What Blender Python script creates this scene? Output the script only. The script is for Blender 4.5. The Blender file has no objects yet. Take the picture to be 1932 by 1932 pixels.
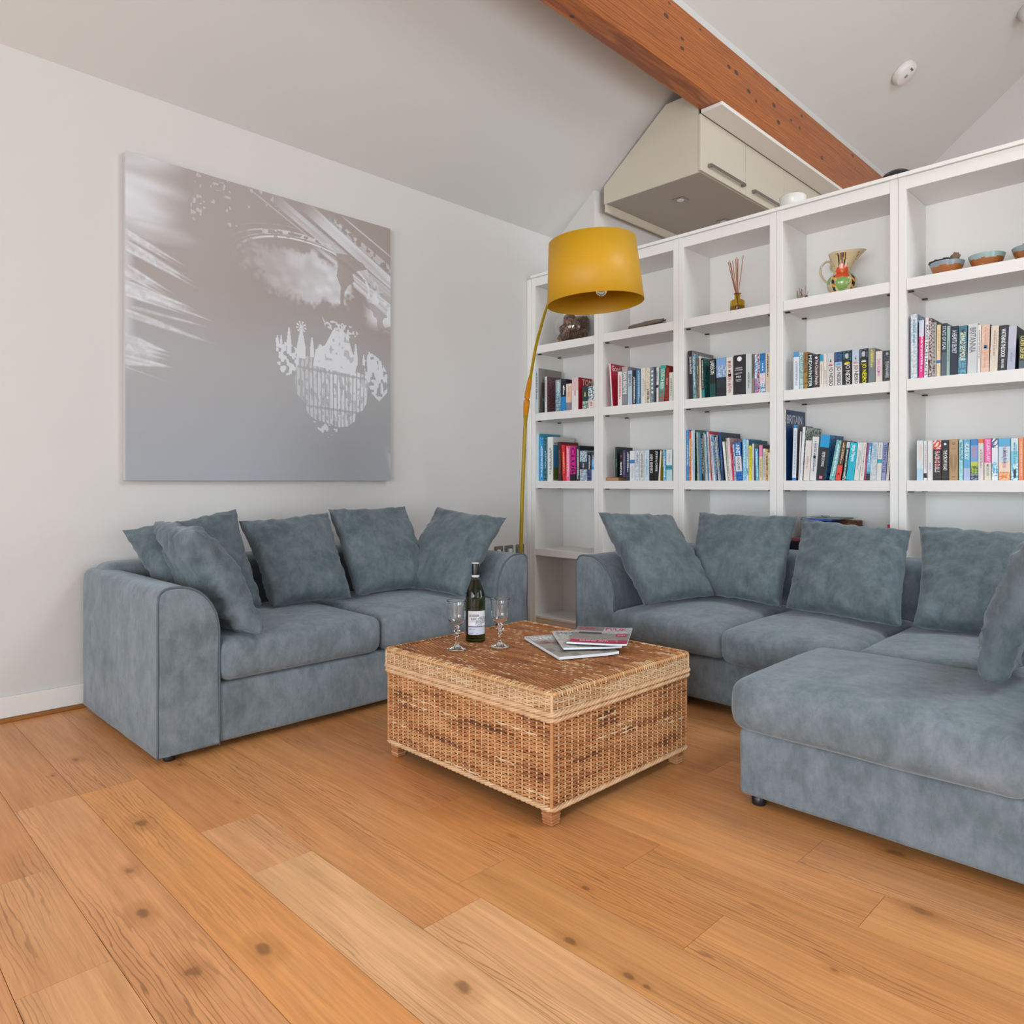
import bpy, bmesh, math, random
import numpy as np
from mathutils import Vector, Matrix, noise
PI = math.pi
random.seed(7)
S = bpy.context.scene
COL = S.collection
# ---------------------------------------------------------------- camera
cam = bpy.data.cameras.new('camera'); camo = bpy.data.objects.new('camera', cam); COL.objects.link(camo)
cam.sensor_width = 36; cam.lens = 25.57; cam.shift_y = -0.0295; cam.clip_start = .05
camo.location = (3.862, -4.0, 1.06); camo.rotation_euler = (PI/2, 0, math.radians(45.2))
S.camera = camo
# ---------------------------------------------------------------- world, window light, added fill, exposure
W = bpy.data.worlds.new('world'); S.world = W; W.use_nodes = True
W.node_tree.nodes['Background'].inputs[0].default_value = (.86, .93, 1, 1)
W.node_tree.nodes['Background'].inputs[1].default_value = 1.0
def area(name, loc, rot, sx, sy, power, col=(1, .985, .96)):
    l = bpy.data.lights.new(name, 'AREA'); l.shape = 'RECTANGLE'; l.size = sx; l.size_y = sy; l.energy = power; l.color = col
    o = bpy.data.objects.new(name, l); COL.objects.link(o); o.location = loc; o.rotation_euler = rot; return o
DAY = (.82, .93, 1)
area('window_light', (1.9, -8.58, 1.45), (PI/2, 0, 0), 2.6, 2.4, 42, DAY)
area('window_light', (5.3, -8.58, 1.45), (PI/2, 0, 0), 2.6, 2.4, 112, DAY)
area('window_light', (7.28, -3.3, 1.25), (PI/2, 0, PI/2), 2.4, 2.2, 9, DAY)
area('window_light', (7.28, 2.0, 1.6), (PI/2, 0, PI/2), 2.6, 2.0, 30, DAY)
area('added_fill_light', (5.6, -.5, 4.2), (0, math.radians(40), 0), 1.1, 1.5, 42, DAY)  # added area light without a roof opening, lifts the floor and back corner
S.view_settings.view_transform = 'Standard'; S.view_settings.look = 'None'; S.view_settings.gamma = 1
S.view_settings.use_curve_mapping = False; S.view_settings.exposure = 1.22

# ---------------------------------------------------------------- helpers
def lin(c): return c/12.92 if c <= .04045 else ((c+.055)/1.055)**2.4
def hx(h):
    if not isinstance(h, str): return tuple(h)[:3]
    return tuple(lin(int(h[i:i+2], 16)/255) for i in (0, 2, 4))
def mixc(a, b, t): return tuple(a[i]*(1-t)+b[i]*t for i in range(3))
def tag(o, label=None, cat=None, group=None, kind=None):
    if label: o['label'] = label
    if cat: o['category'] = cat
    if group: o['group'] = group
    if kind: o['kind'] = kind
    return o
def empty(name, loc, label, cat, group=None, rz=0):
    o = bpy.data.objects.new(name, None); COL.objects.link(o); o.location = loc; o.rotation_euler = (0, 0, rz); o.empty_display_size = .05
    return tag(o, label, cat, group)
def copy_tree(o, parent=None):
    c = o.copy(); COL.objects.link(c); c.parent = parent
    for ch in list(o.children): copy_tree(ch, c)
    return c

class MB:
    def __init__(s): s.v = []; s.f = []; s.c = []; s.c2 = []; s.sm = []; s.mi = []; s.col = (.5, .5, .5); s.col2 = None; s.smooth = False; s.m = 0
    def face(s, idx, col=None, col2=None):
        s.f.append(tuple(idx)); cc = hx(col) if col is not None else s.col; s.c.append(cc)
        s.c2.append(hx(col2) if col2 is not None else (s.col2 or cc)); s.sm.append(s.smooth); s.mi.append(s.m)
    def quad(s, a, b, c, d, col=None, col2=None):
        n = len(s.v); s.v += [tuple(a), tuple(b), tuple(c), tuple(d)]; s.face((n, n+1, n+2, n+3), col, col2)
    def box(s, x0, x1, y0, y1, z0, z1, col=None, M=None):
        n = len(s.v); P = [Vector(p) for p in ((x0,y0,z0),(x1,y0,z0),(x1,y1,z0),(x0,y1,z0),(x0,y0,z1),(x1,y0,z1),(x1,y1,z1),(x0,y1,z1))]
        if M: P = [M @ p for p in P]
        s.v += [tuple(p) for p in P]
        for f in ((0,3,2,1),(4,5,6,7),(0,1,5,4),(1,2,6,5),(2,3,7,6),(3,0,4,7)): s.face([n+i for i in f], col)
    def bbox(s, x0, x1, y0, y1, z0, z1, b=.004, seg=2, col=None, M=None):
        bm = bmesh.new(); bmesh.ops.create_cube(bm, size=1)
        for v in bm.verts: v.co = Vector(((x0+x1)/2+v.co.x*(x1-x0), (y0+y1)/2+v.co.y*(y1-y0), (z0+z1)/2+v.co.z*(z1-z0)))
        b = min(b, .49*min(x1-x0, y1-y0, z1-z0))
        bmesh.ops.bevel(bm, geom=list(bm.edges), offset=b, segments=seg, affect='EDGES', profile=.5)
        s.add_bm(bm, col, M); bm.free()
    def add_bm(s, bm, col=None, M=None):
        n = len(s.v); bm.verts.index_update()
        for v in bm.verts: s.v.append(tuple(M @ v.co if M else v.co))
        for f in bm.faces: s.face([n+v.index for v in f.verts], col)
    def prism(s, poly, axis, a0, a1, col=None):
        # poly: list of 2D points; axis: extruded axis
        def mk(p, a): return {'x': (a, p[0], p[1]), 'y': (p[0], a, p[1]), 'z': (p[0], p[1], a)}[axis]
        n = len(s.v); k = len(poly)
        s.v += [mk(p, a0) for p in poly]+[mk(p, a1) for p in poly]
        s.face(range(n, n+k), col); s.face(range(n+2*k-1, n+k-1, -1), col)
        for i in range(k): j = (i+1) % k; s.face((n+i, n+k+i, n+k+j, n+j), col)
    def lathe(s, prof, cx=0, cy=0, cz=0, seg=32, col=None, cap0=False, cap1=False, colf=None, M=None, wf=None):
        n = len(s.v)
        for (r, z) in prof:
            for i in range(seg):
                a = 2*PI*i/seg; rr = r*(wf(a, z) if wf else 1); p = Vector((cx+rr*math.cos(a), cy+rr*math.sin(a), cz+z))
                s.v.append(tuple(M @ p if M else p))
        for k in range(len(prof)-1):
            for i in range(seg):
                j = (i+1) % seg
                c = colf(2*PI*(i+.5)/seg, (k+.5)/(len(prof)-1), (prof[k][1]+prof[k+1][1])/2) if colf else col
                s.face((n+k*seg+i, n+k*seg+j, n+(k+1)*seg+j, n+(k+1)*seg+i), c)
        if cap0: s.face([n+i for i in range(seg)][::-1], col)
        if cap1: s.face([n+(len(prof)-1)*seg+i for i in range(seg)], col)
    def tube(s, pts, r, seg=8, col=None, caps=True, colf=None, closed=False, up=Vector((0, 0, 1))):
        n = len(s.v); N = len(pts); pts = [Vector(p) for p in pts]
        for i, p in enumerate(pts):
            if closed: t = pts[(i+1) % N]-pts[i-1]
            else: t = pts[min(i+1, N-1)]-pts[max(i-1, 0)]
            t.normalize(); u = up if abs(t.dot(up)) < .95 else Vector((1, 0, 0))
            a = t.cross(u).normalized(); b = t.cross(a); rr = r(i/(N-1)) if callable(r) else r
            for k in range(seg):
                th = 2*PI*k/seg; s.v.append(tuple(p+a*rr*math.cos(th)+b*rr*math.sin(th)))
        for i in range(N if closed else N-1):
            i2 = (i+1) % N; c = colf(i/(N-1)) if colf else col
            for k in range(seg):
                j = (k+1) % seg; s.face((n+i*seg+k, n+i2*seg+k, n+i2*seg+j, n+i*seg+j), c)
        if caps and not closed:
            s.face([n+k for k in range(seg)], col); s.face([n+(N-1)*seg+k for k in range(seg)][::-1], col)
    def ellipsoid(s, c, r, col=None, seg=16, rings=10, nz=0, colf=None):
        n = len(s.v); c = Vector(c)
        for k in range(rings+1):
            ph = PI*k/rings
            for i in range(seg):
                th = 2*PI*i/seg; d = Vector((math.sin(ph)*math.cos(th), math.sin(ph)*math.sin(th), math.cos(ph)))
                q = 1+(noise.noise(d*2+c*13)*nz if nz else 0); s.v.append(tuple(c+Vector((d.x*r[0]*q, d.y*r[1]*q, d.z*r[2]*q))))
        for k in range(rings):
            for i in range(seg):
                j = (i+1) % seg; s.face((n+k*seg+i, n+(k+1)*seg+i, n+(k+1)*seg+j, n+k*seg+j), colf(k/rings, i/seg) if colf else col)
    def build(s, name, mats, parent=None, weld=0, recalc=False):
        me = bpy.data.meshes.new(name); me.from_pydata(s.v, [], s.f)
        for m in (mats if isinstance(mats, (list, tuple)) else [mats]): me.materials.append(m)
        lt = np.array([len(f) for f in s.f]); nl = int(lt.sum())
        for an, src in (('Col', s.c), ('Col2', s.c2)):
            if an == 'Col2' and s.c2 == s.c and len(s.f) > 4000: continue
            a = me.color_attributes.new(an, 'FLOAT_COLOR', 'CORNER')
            arr = np.repeat(np.hstack([np.array(src, dtype=np.float32), np.ones((len(src), 1), np.float32)]), lt, axis=0)
            a.data.foreach_set('color', arr.ravel())
        me.polygons.foreach_set('use_smooth', np.array(s.sm)); me.polygons.foreach_set('material_index', np.array(s.mi))
        if weld or recalc:
            bm = bmesh.new(); bm.from_mesh(me)
            if weld: bmesh.ops.remove_doubles(bm, verts=bm.verts, dist=weld)
            if recalc: bmesh.ops.recalc_face_normals(bm, faces=bm.faces)
            bm.to_mesh(me); bm.free()
        me.update(); o = bpy.data.objects.new(name, me); COL.objects.link(o)
        if parent: o.parent = parent
        return o

def soft_box(x0, x1, y0, y1, z0, z1, r, crown=0, n=10, wob=.004, side=0, seed=0, droop=0):
    """rounded upholstered block, welded grid"""
    mb = MB(); mb.smooth = True
    L = [(x0, x1), (y0, y1), (z0, z1)]; ctr = Vector(((x0+x1)/2, (y0+y1)/2, (z0+z1)/2)); h = Vector(((x1-x0)/2, (y1-y0)/2, (z1-z0)/2))
    def coords(a):
        hh = h[a]; rr = min(r, hh*.98); e = [-hh, -hh+rr*.12, -hh+rr*.3, -hh+rr*.55, -hh+rr]
        k = max(2, int(n*(2*hh-2*rr)/max(h)/2)+1)
        m = [(-hh+rr)+(2*hh-2*rr)*i/k for i in range(1, k)]
        return e+m+[-q for q in e[::-1]]
    cs = [coords(a) for a in range(3)]
    def mp(p):
        q = Vector([max(-h[i]+r, min(h[i]-r, p[i])) if h[i] > r else 0 for i in range(3)]); d = p-q
        rr = r
        if d.length > 1e-9: p2 = q+d*(rr/d.length)
        else: p2 = p.copy()
        for i in range(3):
            if h[i] <= r: p2[i] *= h[i]/r
        fx, fy, fz = [1-min(1, abs(p2[i]/h[i]))**2 for i in range(3)]
        if p2.z > 0: p2.z += crown*fx*fy*(p2.z/h.z)
        if side: p2.x += side*fy*fz*(1 if p.x > 0 else -1)*(abs(p.x)/h.x)**3; p2.y += side*fx*fz*(1 if p.y > 0 else -1)*(abs(p.y)/h.y)**3
        w = p2+ctr; k = Vector((seed*3.1, seed*1.7, seed*.9))
        nn = noise.noise(w*5+k)*wob+noise.noise(w*13+k)*wob*.35
        dd = (p2/ max(1e-6, p2.length)); w += dd*nn
        return w
    for ax in range(3):
        u, v = [(1, 2), (2, 0), (0, 1)][ax]
        for sg in (-1, 1):
            base = len(mb.v); A = cs[u]; B = cs[v]
            for b in B:
                for a in A:
                    p = Vector((0, 0, 0)); p[ax] = sg*h[ax]; p[u] = a; p[v] = b; mb.v.append(tuple(mp(p)))
            for j in range(len(B)-1):
                for i in range(len(A)-1):
                    q = [base+j*len(A)+i, base+j*len(A)+i+1, base+(j+1)*len(A)+i+1, base+(j+1)*len(A)+i]
                    mb.face(q if sg > 0 else q[::-1])
    return mb

def catmull(pts, n=8):
    pts = [Vector(p) for p in pts]; out = []
    for i in range(len(pts)-1):
        p0 = pts[max(i-1, 0)]; p1 = pts[i]; p2 = pts[i+1]; p3 = pts[min(i+2, len(pts)-1)]
        for k in range(n):
            t = k/n; out.append(.5*((2*p1)+(-p0+p2)*t+(2*p0-5*p1+4*p2-p3)*t*t+(-p0+3*p1-3*p2+p3)*t*t*t))
    out.append(pts[-1]); return out

_tc = {}
def text_geo(s):
    if s not in _tc:
        cu = bpy.data.curves.new('t', 'FONT'); cu.body = s; cu.resolution_u = 2; cu.offset = .012
        ob = bpy.data.objects.new('t', cu); COL.objects.link(ob)
        dg = bpy.context.evaluated_depsgraph_get(); dg.update(); me = ob.evaluated_get(dg).to_mesh()
        V = [(v.co.x, v.co.y) for v in me.vertices]; Fc = [tuple(p.vertices) for p in me.polygons]
        bpy.data.objects.remove(ob); bpy.data.curves.remove(cu)
        xs = [v[0] for v in V]; ys = [v[1] for v in V]; x0, y0 = min(xs), min(ys); w = max(xs)-x0; h = max(ys)-y0
        _tc[s] = ([((x-x0)/w, (y-y0)/h) for x, y in V], Fc, w/h)
    return _tc[s]
def put_text(mb, s, fn, col):
    """fn maps (a,b) in the unit box of the text to a 3D point"""
    V, Fc, _ = text_geo(s); n = len(mb.v); mb.v += [tuple(fn(a, b)) for a, b in V]
    for f in Fc: mb.face([n+i for i in f], col)

# ---------------------------------------------------------------- materials
class NT:
    def __init__(s, name):
        s.mat = bpy.data.materials.new(name); s.mat.use_nodes = True; s.t = s.mat.node_tree; s.b = s.t.nodes['Principled BSDF']
    def n(s, typ, _in=None, **kw):
        nd = s.t.nodes.new(typ)
        for k, v in kw.items(): setattr(nd, k, v)
        for k, v in (_in or {}).items():
            if isinstance(v, bpy.types.NodeSocket): s.t.links.new(v, nd.inputs[k])
            else: nd.inputs[k].default_value = v
        return nd
    def set(s, **kw):
        for k, v in kw.items():
            i = s.b.inputs[k.replace('_', ' ')]
            if isinstance(v, bpy.types.NodeSocket): s.t.links.new(v, i)
            else: i.default_value = v
        return s
    def math(s, op, a, b=0.0, c=0.0, clamp=False):
        nd = s.n('ShaderNodeMath', {0: a, 1: b, 2: c}, operation=op); nd.use_clamp = clamp; return nd.outputs[0]
    def mix(s, f, a, b, blend='MIX'):
        nd = s.n('ShaderNodeMix', None, data_type='RGBA', blend_type=blend)
        for i, v in ((0, f), (6, a), (7, b)):
            if isinstance(v, bpy.types.NodeSocket): s.t.links.new(v, nd.inputs[i])
            else: nd.inputs[i].default_value = v if not isinstance(v, tuple) or len(v) == 4 else (*v, 1)
        return nd.outputs[2]
    def noise(s, vec=None, scale=5, detail=2, rough=.5, dist=0):
        i = {'Scale': scale, 'Detail': detail, 'Roughness': rough, 'Distortion': dist}
        if vec is not None: i['Vector'] = vec
        return s.n('ShaderNodeTexNoise', i).outputs['Fac']
    def ramp(s, f, stops):
        nd = s.n('ShaderNodeValToRGB', {'Fac': f}); e = nd.color_ramp.elements
        while len(e) < len(stops): e.new(.5)
        for el, (p, c) in zip(e, stops): el.position = p; el.color = (*hx(c), 1) if not isinstance(c, float) else (c, c, c, 1)
        return nd.outputs[0]
    def bump(s, h, st=.3, d=.01):
        return s.n('ShaderNodeBump', {'Strength': st, 'Distance': d, 'Height': h}).outputs[0]
    def coord(s, k='Object'): return s.n('ShaderNodeTexCoord').outputs[k]
    def mapping(s, vec, scale=(1, 1, 1), loc=(0, 0, 0), rot=(0, 0, 0)):
        return s.n('ShaderNodeMapping', {'Vector': vec, 'Scale': scale, 'Location': loc, 'Rotation': rot}).outputs[0]
def plain(name, col, rough=.5, metal=0, **kw):
    m = NT(name); m.set(Base_Color=(*hx(col), 1), Roughness=rough, Metallic=metal, **kw); return m.mat
def painted(name, col, rough, amt=.03, sc=6, bump=0):
    m = NT(name); c = m.coord(); f = m.noise(c, sc, 4); a = hx(col)
    m.set(Base_Color=m.mix(f, tuple(x*(1-amt) for x in a), tuple(min(1, x*(1+amt)) for x in a)), Roughness=rough)
    if bump: m.set(Normal=m.bump(m.noise(c, 180, 3), bump, .002))
    return m.mat
def attrmat(name, rough=.5, metal=0, amt=.08, sc=60, bump=0, spec=.5, coat=0):
    m = NT(name); a = m.n('ShaderNodeAttribute', attribute_name='Col').outputs['Color']; b = m.n('ShaderNodeAttribute', attribute_name='Col2').outputs['Color']
    c = m.coord(); f = m.noise(c, sc, 2); st = m.ramp(f, [(.46, 0.0), (.54, 1.0)])
    col = m.mix(st, a, b) if name.startswith('printed') else a
    g = m.noise(c, sc*.4, 3); col = m.mix(m.math('MULTIPLY', g, amt), col, (0, 0, 0))
    m.set(Base_Color=col, Roughness=rough, Metallic=metal, Specular_IOR_Level=spec, Coat_Weight=coat)
    if bump: m.set(Normal=m.bump(m.noise(c, sc*4, 3), bump, .002))
    return m.mat
M = {}
M['wall'] = painted('wall_paint', 'cfccc9', .85, .015, 3, .08)
M['ceil'] = painted('ceiling_paint', 'cac9c6', .9, .015, 3, .08)
M['shelf'] = painted('white_laminate', 'e9e7e4', .42, .012, 8)
M['trim'] = painted('white_gloss_paint', 'e2e0dc', .4, .01, 5)
M['cream'] = painted('cream_laminate', 'c8bfae', .4, .01, 5)
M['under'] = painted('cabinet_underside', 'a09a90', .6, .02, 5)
M['steel'] = plain('brushed_steel', '9a9894', .35, 1)
M['dark'] = plain('black_plastic', '1a1c20', .35)
M['pin'] = plain('dark_metal_pin', '3a3835', .5, .6)
M['white'] = plain('white_plastic', 'dddbd8', .4)
M['printed'] = attrmat('printed_paper', .42, amt=.1, sc=90)
M['print'] = attrmat('lettering_ink', .5, amt=0)
M['page'] = painted('paper_pages', 'd9d2c2', .8, .05, 200)
M['rattan'] = attrmat('rattan_cane', .5, amt=.35, sc=70, bump=.2)
M['ceramic'] = attrmat('glazed_ceramic', .18, amt=.1, sc=50, coat=.4)
M['organic'] = attrmat('rough_natural', .8, amt=.4, sc=80, bump=.5)
def glassmat(name, col, rough=0, ior=1.45, alpha=1):
    m = NT(name); m.set(Base_Color=(*col, 1), Roughness=rough, Transmission_Weight=1, IOR=ior); return m.mat
M['glass'] = glassmat('clear_glass', (1, 1, 1)); M['bottle'] = glassmat('green_glass', (.06, .085, .02)); M['amber'] = glassmat('amber_glass', (.78, .60, .10), .02)
M['bulb'] = glassmat('bulb_glass', (1, .97, .92), 0)
# suede upholstery
def suede(name, stops):
    m = NT(name); c = m.coord()
    big = m.noise(c, 3.2, 5, .62, .6); mid = m.noise(m.mapping(c, (1, 1, .7)), 11, 5, .7, .4); fine = m.noise(c, 420, 2)
    sm = m.noise(m.mapping(c, (1, 1, .45)), 34, 4, .7, .3)
    f = m.math('ADD', m.math('ADD', m.math('MULTIPLY', big, .34), m.math('MULTIPLY', mid, .38)), m.math('MULTIPLY', sm, .28))
    col = m.ramp(f, [(.32, stops[0]), (.43, stops[1]), (.50, stops[2]), (.58, stops[3]), (.70, stops[4])])
    col = m.mix(m.math('MULTIPLY', fine, .16), col, (*hx('3c4448'), 1))
    h = m.math('ADD', m.math('MULTIPLY', fine, .25), m.math('MULTIPLY', m.noise(c, 30, 5, .65), .9))
    m.set(Base_Color=col, Roughness=.92, Sheen_Weight=.35, Sheen_Roughness=.45, Specular_IOR_Level=.15, Normal=m.bump(h, .35, .006))
    m.b.inputs['Sheen Tint'].default_value = (.8, .88, .95, 1)
    return m.mat
M['suede'] = suede('grey_blue_suede', ['5c656a', '687378', '747f85', '828a92', '9298a1'])
M['cush'] = suede('cushion_suede', ['485358', '535f64', '5f6b70', '6c767c', '7b8288'])
M['piping'] = plain('piping_cord', '58636a', .9)
def pine():
    m = NT('varnished_pine'); c = m.coord()
    st = m.mapping(c, (9, .5, 9)); g = m.noise(st, 2.2, 5, .6, 1.2)
    w = m.n('ShaderNodeTexWave', {'Vector': m.mapping(c, (5, .35, 5)), 'Scale': 4.0, 'Distortion': 9.0, 'Detail': 3.0, 'Detail Scale': 1.3}, wave_type='RINGS').outputs['Fac']
    col = m.ramp(m.math('ADD', m.math('MULTIPLY', g, .6), m.math('MULTIPLY', w, .3)), [(.25, '84400f'), (.45, 'a05518'), (.6, 'b3651f'), (.8, 'c47a28')])
    band = m.noise(m.mapping(c, (14, .25, 14)), 1.2, 1); col = m.mix(m.math('MULTIPLY', m.ramp(band, [(.42, 0.0), (.6, 1.0)]), .3), col, (*hx('8a4618'), 1))
    sp = m.n('ShaderNodeSeparateXYZ', {0: c}); kv = m.n('ShaderNodeCombineXYZ', {0: m.math('MULTIPLY', sp.outputs[1], 5.2), 1: m.math('MULTIPLY', m.math('SUBTRACT', sp.outputs[2], sp.outputs[0]), 9.5)}).outputs[0]
    vo = m.n('ShaderNodeTexVoronoi', {'Vector': kv, 'Scale': 1.0, 'Randomness': 1.0}); rnd = m.n('ShaderNodeSeparateColor', {0: vo.outputs['Color']}).outputs[0]
    k = m.math('MULTIPLY', m.math('LESS_THAN', vo.outputs['Distance'], .15), m.math('GREATER_THAN', rnd, .25))
    col = m.mix(k, col, (*hx('4a2210'), 1))
    m.set(Base_Color=col, Roughness=.38, Coat_Weight=.2); return m.mat
M['pine'] = pine()
KN = [(1.444,-3.225,.035),(1.722,-3.343,.022),(1.956,-3.384,.03),(2.258,-3.38,.035),(2.296,-3.235,.034),(.832,-3.326,.014),(2.706,-2.998,.03),(2.65,-2.526,.014),(2.764,-2.722,.022),(2.933,-2.724,.018),(2.977,-2.723,.012),(3.154,-1.76,.032),(3.302,-2.019,.03),(3.235,-2.39,.014),(1.054,-2.963,.016),(.72,-3.226,.024)]
def oak():
    m = NT('oak_planks'); uv = m.n('ShaderNodeUVMap', uv_map='plank').outputs[0]; at = m.n('ShaderNodeAttribute', attribute_name='Col').outputs['Color']
    fine = m.noise(m.mapping(uv, (3.5, 90, 1)), 1, 4, .65); med = m.noise(m.mapping(uv, (1.6, 16, 1)), 1, 4, .6, .6)
    cath = m.n('ShaderNodeTexWave', {'Vector': m.mapping(uv, (1.3, 11, 1)), 'Scale': 2.4, 'Distortion': 13.0, 'Detail': 3.0, 'Detail Scale': .9, 'Detail Roughness': .55}, bands_direction='Y').outputs['Fac']
    msk = m.ramp(m.noise(m.mapping(uv, (1.1, 4, 1), (3.3, 1.7, 0)), 1, 2), [(.46, 0.0), (.6, 1.0)])
    col = m.mix(m.math('MULTIPLY', m.ramp(fine, [(.35, 1.0), (.6, 0.0)]), .24), at, (*hx('8a5630'), 1), )
    col = m.mix(m.math('MULTIPLY', m.ramp(med, [(.3, 1.0), (.62, 0.0)]), .30), col, (*hx('9a6234'), 1))
    col = m.mix(m.math('MULTIPLY', m.math('MULTIPLY', m.ramp(cath, [(.0, 1.0), (.2, .0)]), msk), .6), col, (*hx('7d5236'), 1))
    blot = m.noise(m.mapping(uv, (2.5, 5, 1), (9, 2, 0)), 1, 3); col = m.mix(m.math('MULTIPLY', m.ramp(blot, [(.5, 0.0), (.75, 1.0)]), .22), col, (*hx('d6a878'), 1))
    c = m.coord(); nz = m.noise(c, 30, 3)
    sep = m.n('ShaderNodeSeparateXYZ', {0: c})
    tot = None
    for i, (kx, ky, kr) in enumerate(KN):
        dx = m.math('DIVIDE', m.math('SUBTRACT', sep.outputs[0], kx), kr*1.15); dy = m.math('DIVIDE', m.math('SUBTRACT', sep.outputs[1], ky), kr*.62)
        d = m.math('ADD', m.math('MULTIPLY', dx, dx), m.math('MULTIPLY', dy, dy)); tot = d if tot is None else m.math('MINIMUM', tot, d)
    tot = m.math('ADD', tot, m.math('MULTIPLY', m.math('SUBTRACT', nz, .5), 1.6))
    vo = m.n('ShaderNodeTexVoronoi', {'Vector': m.mapping(uv, (1.7, 4.2, 1)), 'Scale': 1.0, 'Randomness': 1.0}); vd = m.math('MULTIPLY', vo.outputs['Distance'], 17)
    rn = m.n('ShaderNodeSeparateColor', {0: vo.outputs['Color']}).outputs[0]; vd = m.math('ADD', vd, m.math('MULTIPLY', m.math('LESS_THAN', rn, .6), 40))
    halo = m.math('MULTIPLY', m.ramp(m.math('MULTIPLY', tot, .1), [(.06, 1.0), (.55, 0.0)]), .35)
    col = m.mix(halo, col, (*hx('a8682e'), 1))
    col = m.mix(m.math('MULTIPLY', m.ramp(tot, [(.1, 1.0), (.7, 0.0)]), .6), col, (*hx('6a452a'), 1))
    col = m.mix(m.math('MULTIPLY', m.ramp(vd, [(.3, 1.0), (.9, 0.0)]), .5), col, (*hx('6c4528'), 1))
    m.set(Base_Color=col, Roughness=m.ramp(med, [(.2, .42), (.8, .34)]), Specular_IOR_Level=.45, Normal=m.bump(m.math('ADD', fine, m.math('MULTIPLY', cath, .3)), .06, .004)); return m.mat
M['oak'] = oak()
M['gap'] = plain('dark_joint', '5a3c26', .9)
# ---------------------------------------------------------------- the room
Z0, MS, RX = 2.99, .78, 3.6
ZR = Z0+MS*RX; YB, YF, XR = 4.19, -8.5, 7.2
def struct(name, mb, mat): o = mb.build(name, mat); o['kind'] = 'structure'; return o
# floor: separate boards over a dark base, boards run along X
mb = MB(); me_uv = []
tones = ['b98252', 'bd8756', 'b47c4a', 'c29060', 'b67e4c', 'c08a58', 'b17a4a', 'bb8450']
joints = {-2.565: [(.35, None), (2.005, 'b37b46'), (2.965, 'b9834e'), (4.6, None)], -2.75: [(.9, None), (2.40, 'b5824e'), (4.3, None)], -2.935: [(.55, None), (2.49, 'c79a6c'), (4.7, None)],
 -3.12: [(.2, None), (1.64, 'c39164'), (1.975, 'c99e70'), (4.1, None)], -3.305: [(1.083, 'c58a50'), (3.3, None)], -3.49: [(1.083, 'c08a5a'), (3.1, None)], -3.675: [(.2, None), (1.556, 'b98656'), (2.092, 'c19060'), (4.2, None)],
 -2.195: [(.8, None), (3.214, 'ba8550'), (5.1, None)], -2.38: [(1.5, None), (2.66, 'b27c48'), (4.4, None)]}
TF = (1.60, 1.54, 1.56)
rr = random.Random(3)
mb.m = 1; mb.box(-.05, 7.25, YF-.05, YB+.05, -.1, -.004, '5a3c26'); uvs = [None]*6; mb.m = 0
k = -32
while True:
    y = -2.75+.185*k; k += 1
    if y > YB: break
    key = round(y, 3); J = joints.get(key)
    if J is None:
        x = rr.uniform(-1.6, 0); J = []
        while x < 7.3: J.append((x, None)); x += rr.uniform(1.5, 2.3)
    else:
        J = [(J[0][0]-1.9, None)]+J+[(J[-1][0]+2.0, None)]
    for i, (x, tcol) in enumerate(J):
        x1 = J[i+1][0] if i+1 < len(J) else x+2.2
        a = max(x, -.02)+.0006; b = min(x1, 7.22)-.0006
        if b <= a: continue
        dz = rr.uniform(-.0003, .0003); n0 = len(mb.f); mb.box(a, b, y+.0007, y+.185-.0007, -.012, dz, tuple(c*f for c, f in zip(hx(tcol or rr.choice(tones)), TF))); ox, oy = rr.uniform(0, 60), rr.uniform(0, 60)
        fl = rr.random() < .5
        for f in mb.f[n0:]: uvs.append([((mb.v[i][0]-x)*(-1 if fl else 1)+ox, (mb.v[i][1]-y)+oy) for i in f])
fl = struct('floor', mb, [M['oak'], M['gap']]); ul = fl.data.uv_layers.new(name='plank')
li = 0
for f, uv in zip(fl.data.polygons, uvs):
    for q in range(f.loop_total): ul.data[li].uv = uv[q] if uv else (0, 0); li += 1
mb = MB(); mb.box(-.12, 0, YF-.1, YB+.1, -.1, Z0+.05); struct('wall_left', mb, M['wall'])
mb = MB(); mb.prism([(-.12, -.1), (XR+.12, -.1), (XR+.12, Z0+.1), (RX, ZR+.1), (-.12, Z0+.1)], 'y', YB, YB+.1); struct('wall_far', mb, M['wall'])
# wall behind the camera with two window openings
mb = MB(); wins = [(.6, 3.2), (4.0, 6.6)]
for x0, x1 in ((-.12, .6), (3.2, 4.0), (6.6, XR+.12)): mb.box(x0, x1, YF-.1, YF, -.1, 2.6)
for x0, x1 in wins: mb.box(x0, x1, YF-.1, YF, -.1, .15); mb.box(x0, x1, YF-.1, YF, 2.5, 2.6)
mb.prism([(-.12, 2.6), (XR+.12, 2.6), (XR+.12, Z0+.1), (RX, ZR+.1), (-.12, Z0+.1)], 'y', YF-.1, YF); struct('wall_near', mb, M['wall'])
mb = MB()
for y0, y1 in ((YF-.1, -4.5), (-2.1, .7), (3.3, YB+.1)): mb.box(XR, XR+.12, y0, y1, -.1, Z0+.05)
for y0, y1, a, b in ((-4.5, -2.1, .1, 2.4), (.7, 3.3, .6, 2.6)): mb.box(XR, XR+.12, y0, y1, -.1, a); mb.box(XR, XR+.12, y0, y1, b, Z0+.05)
struct('wall_right', mb, M['wall'])
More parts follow.
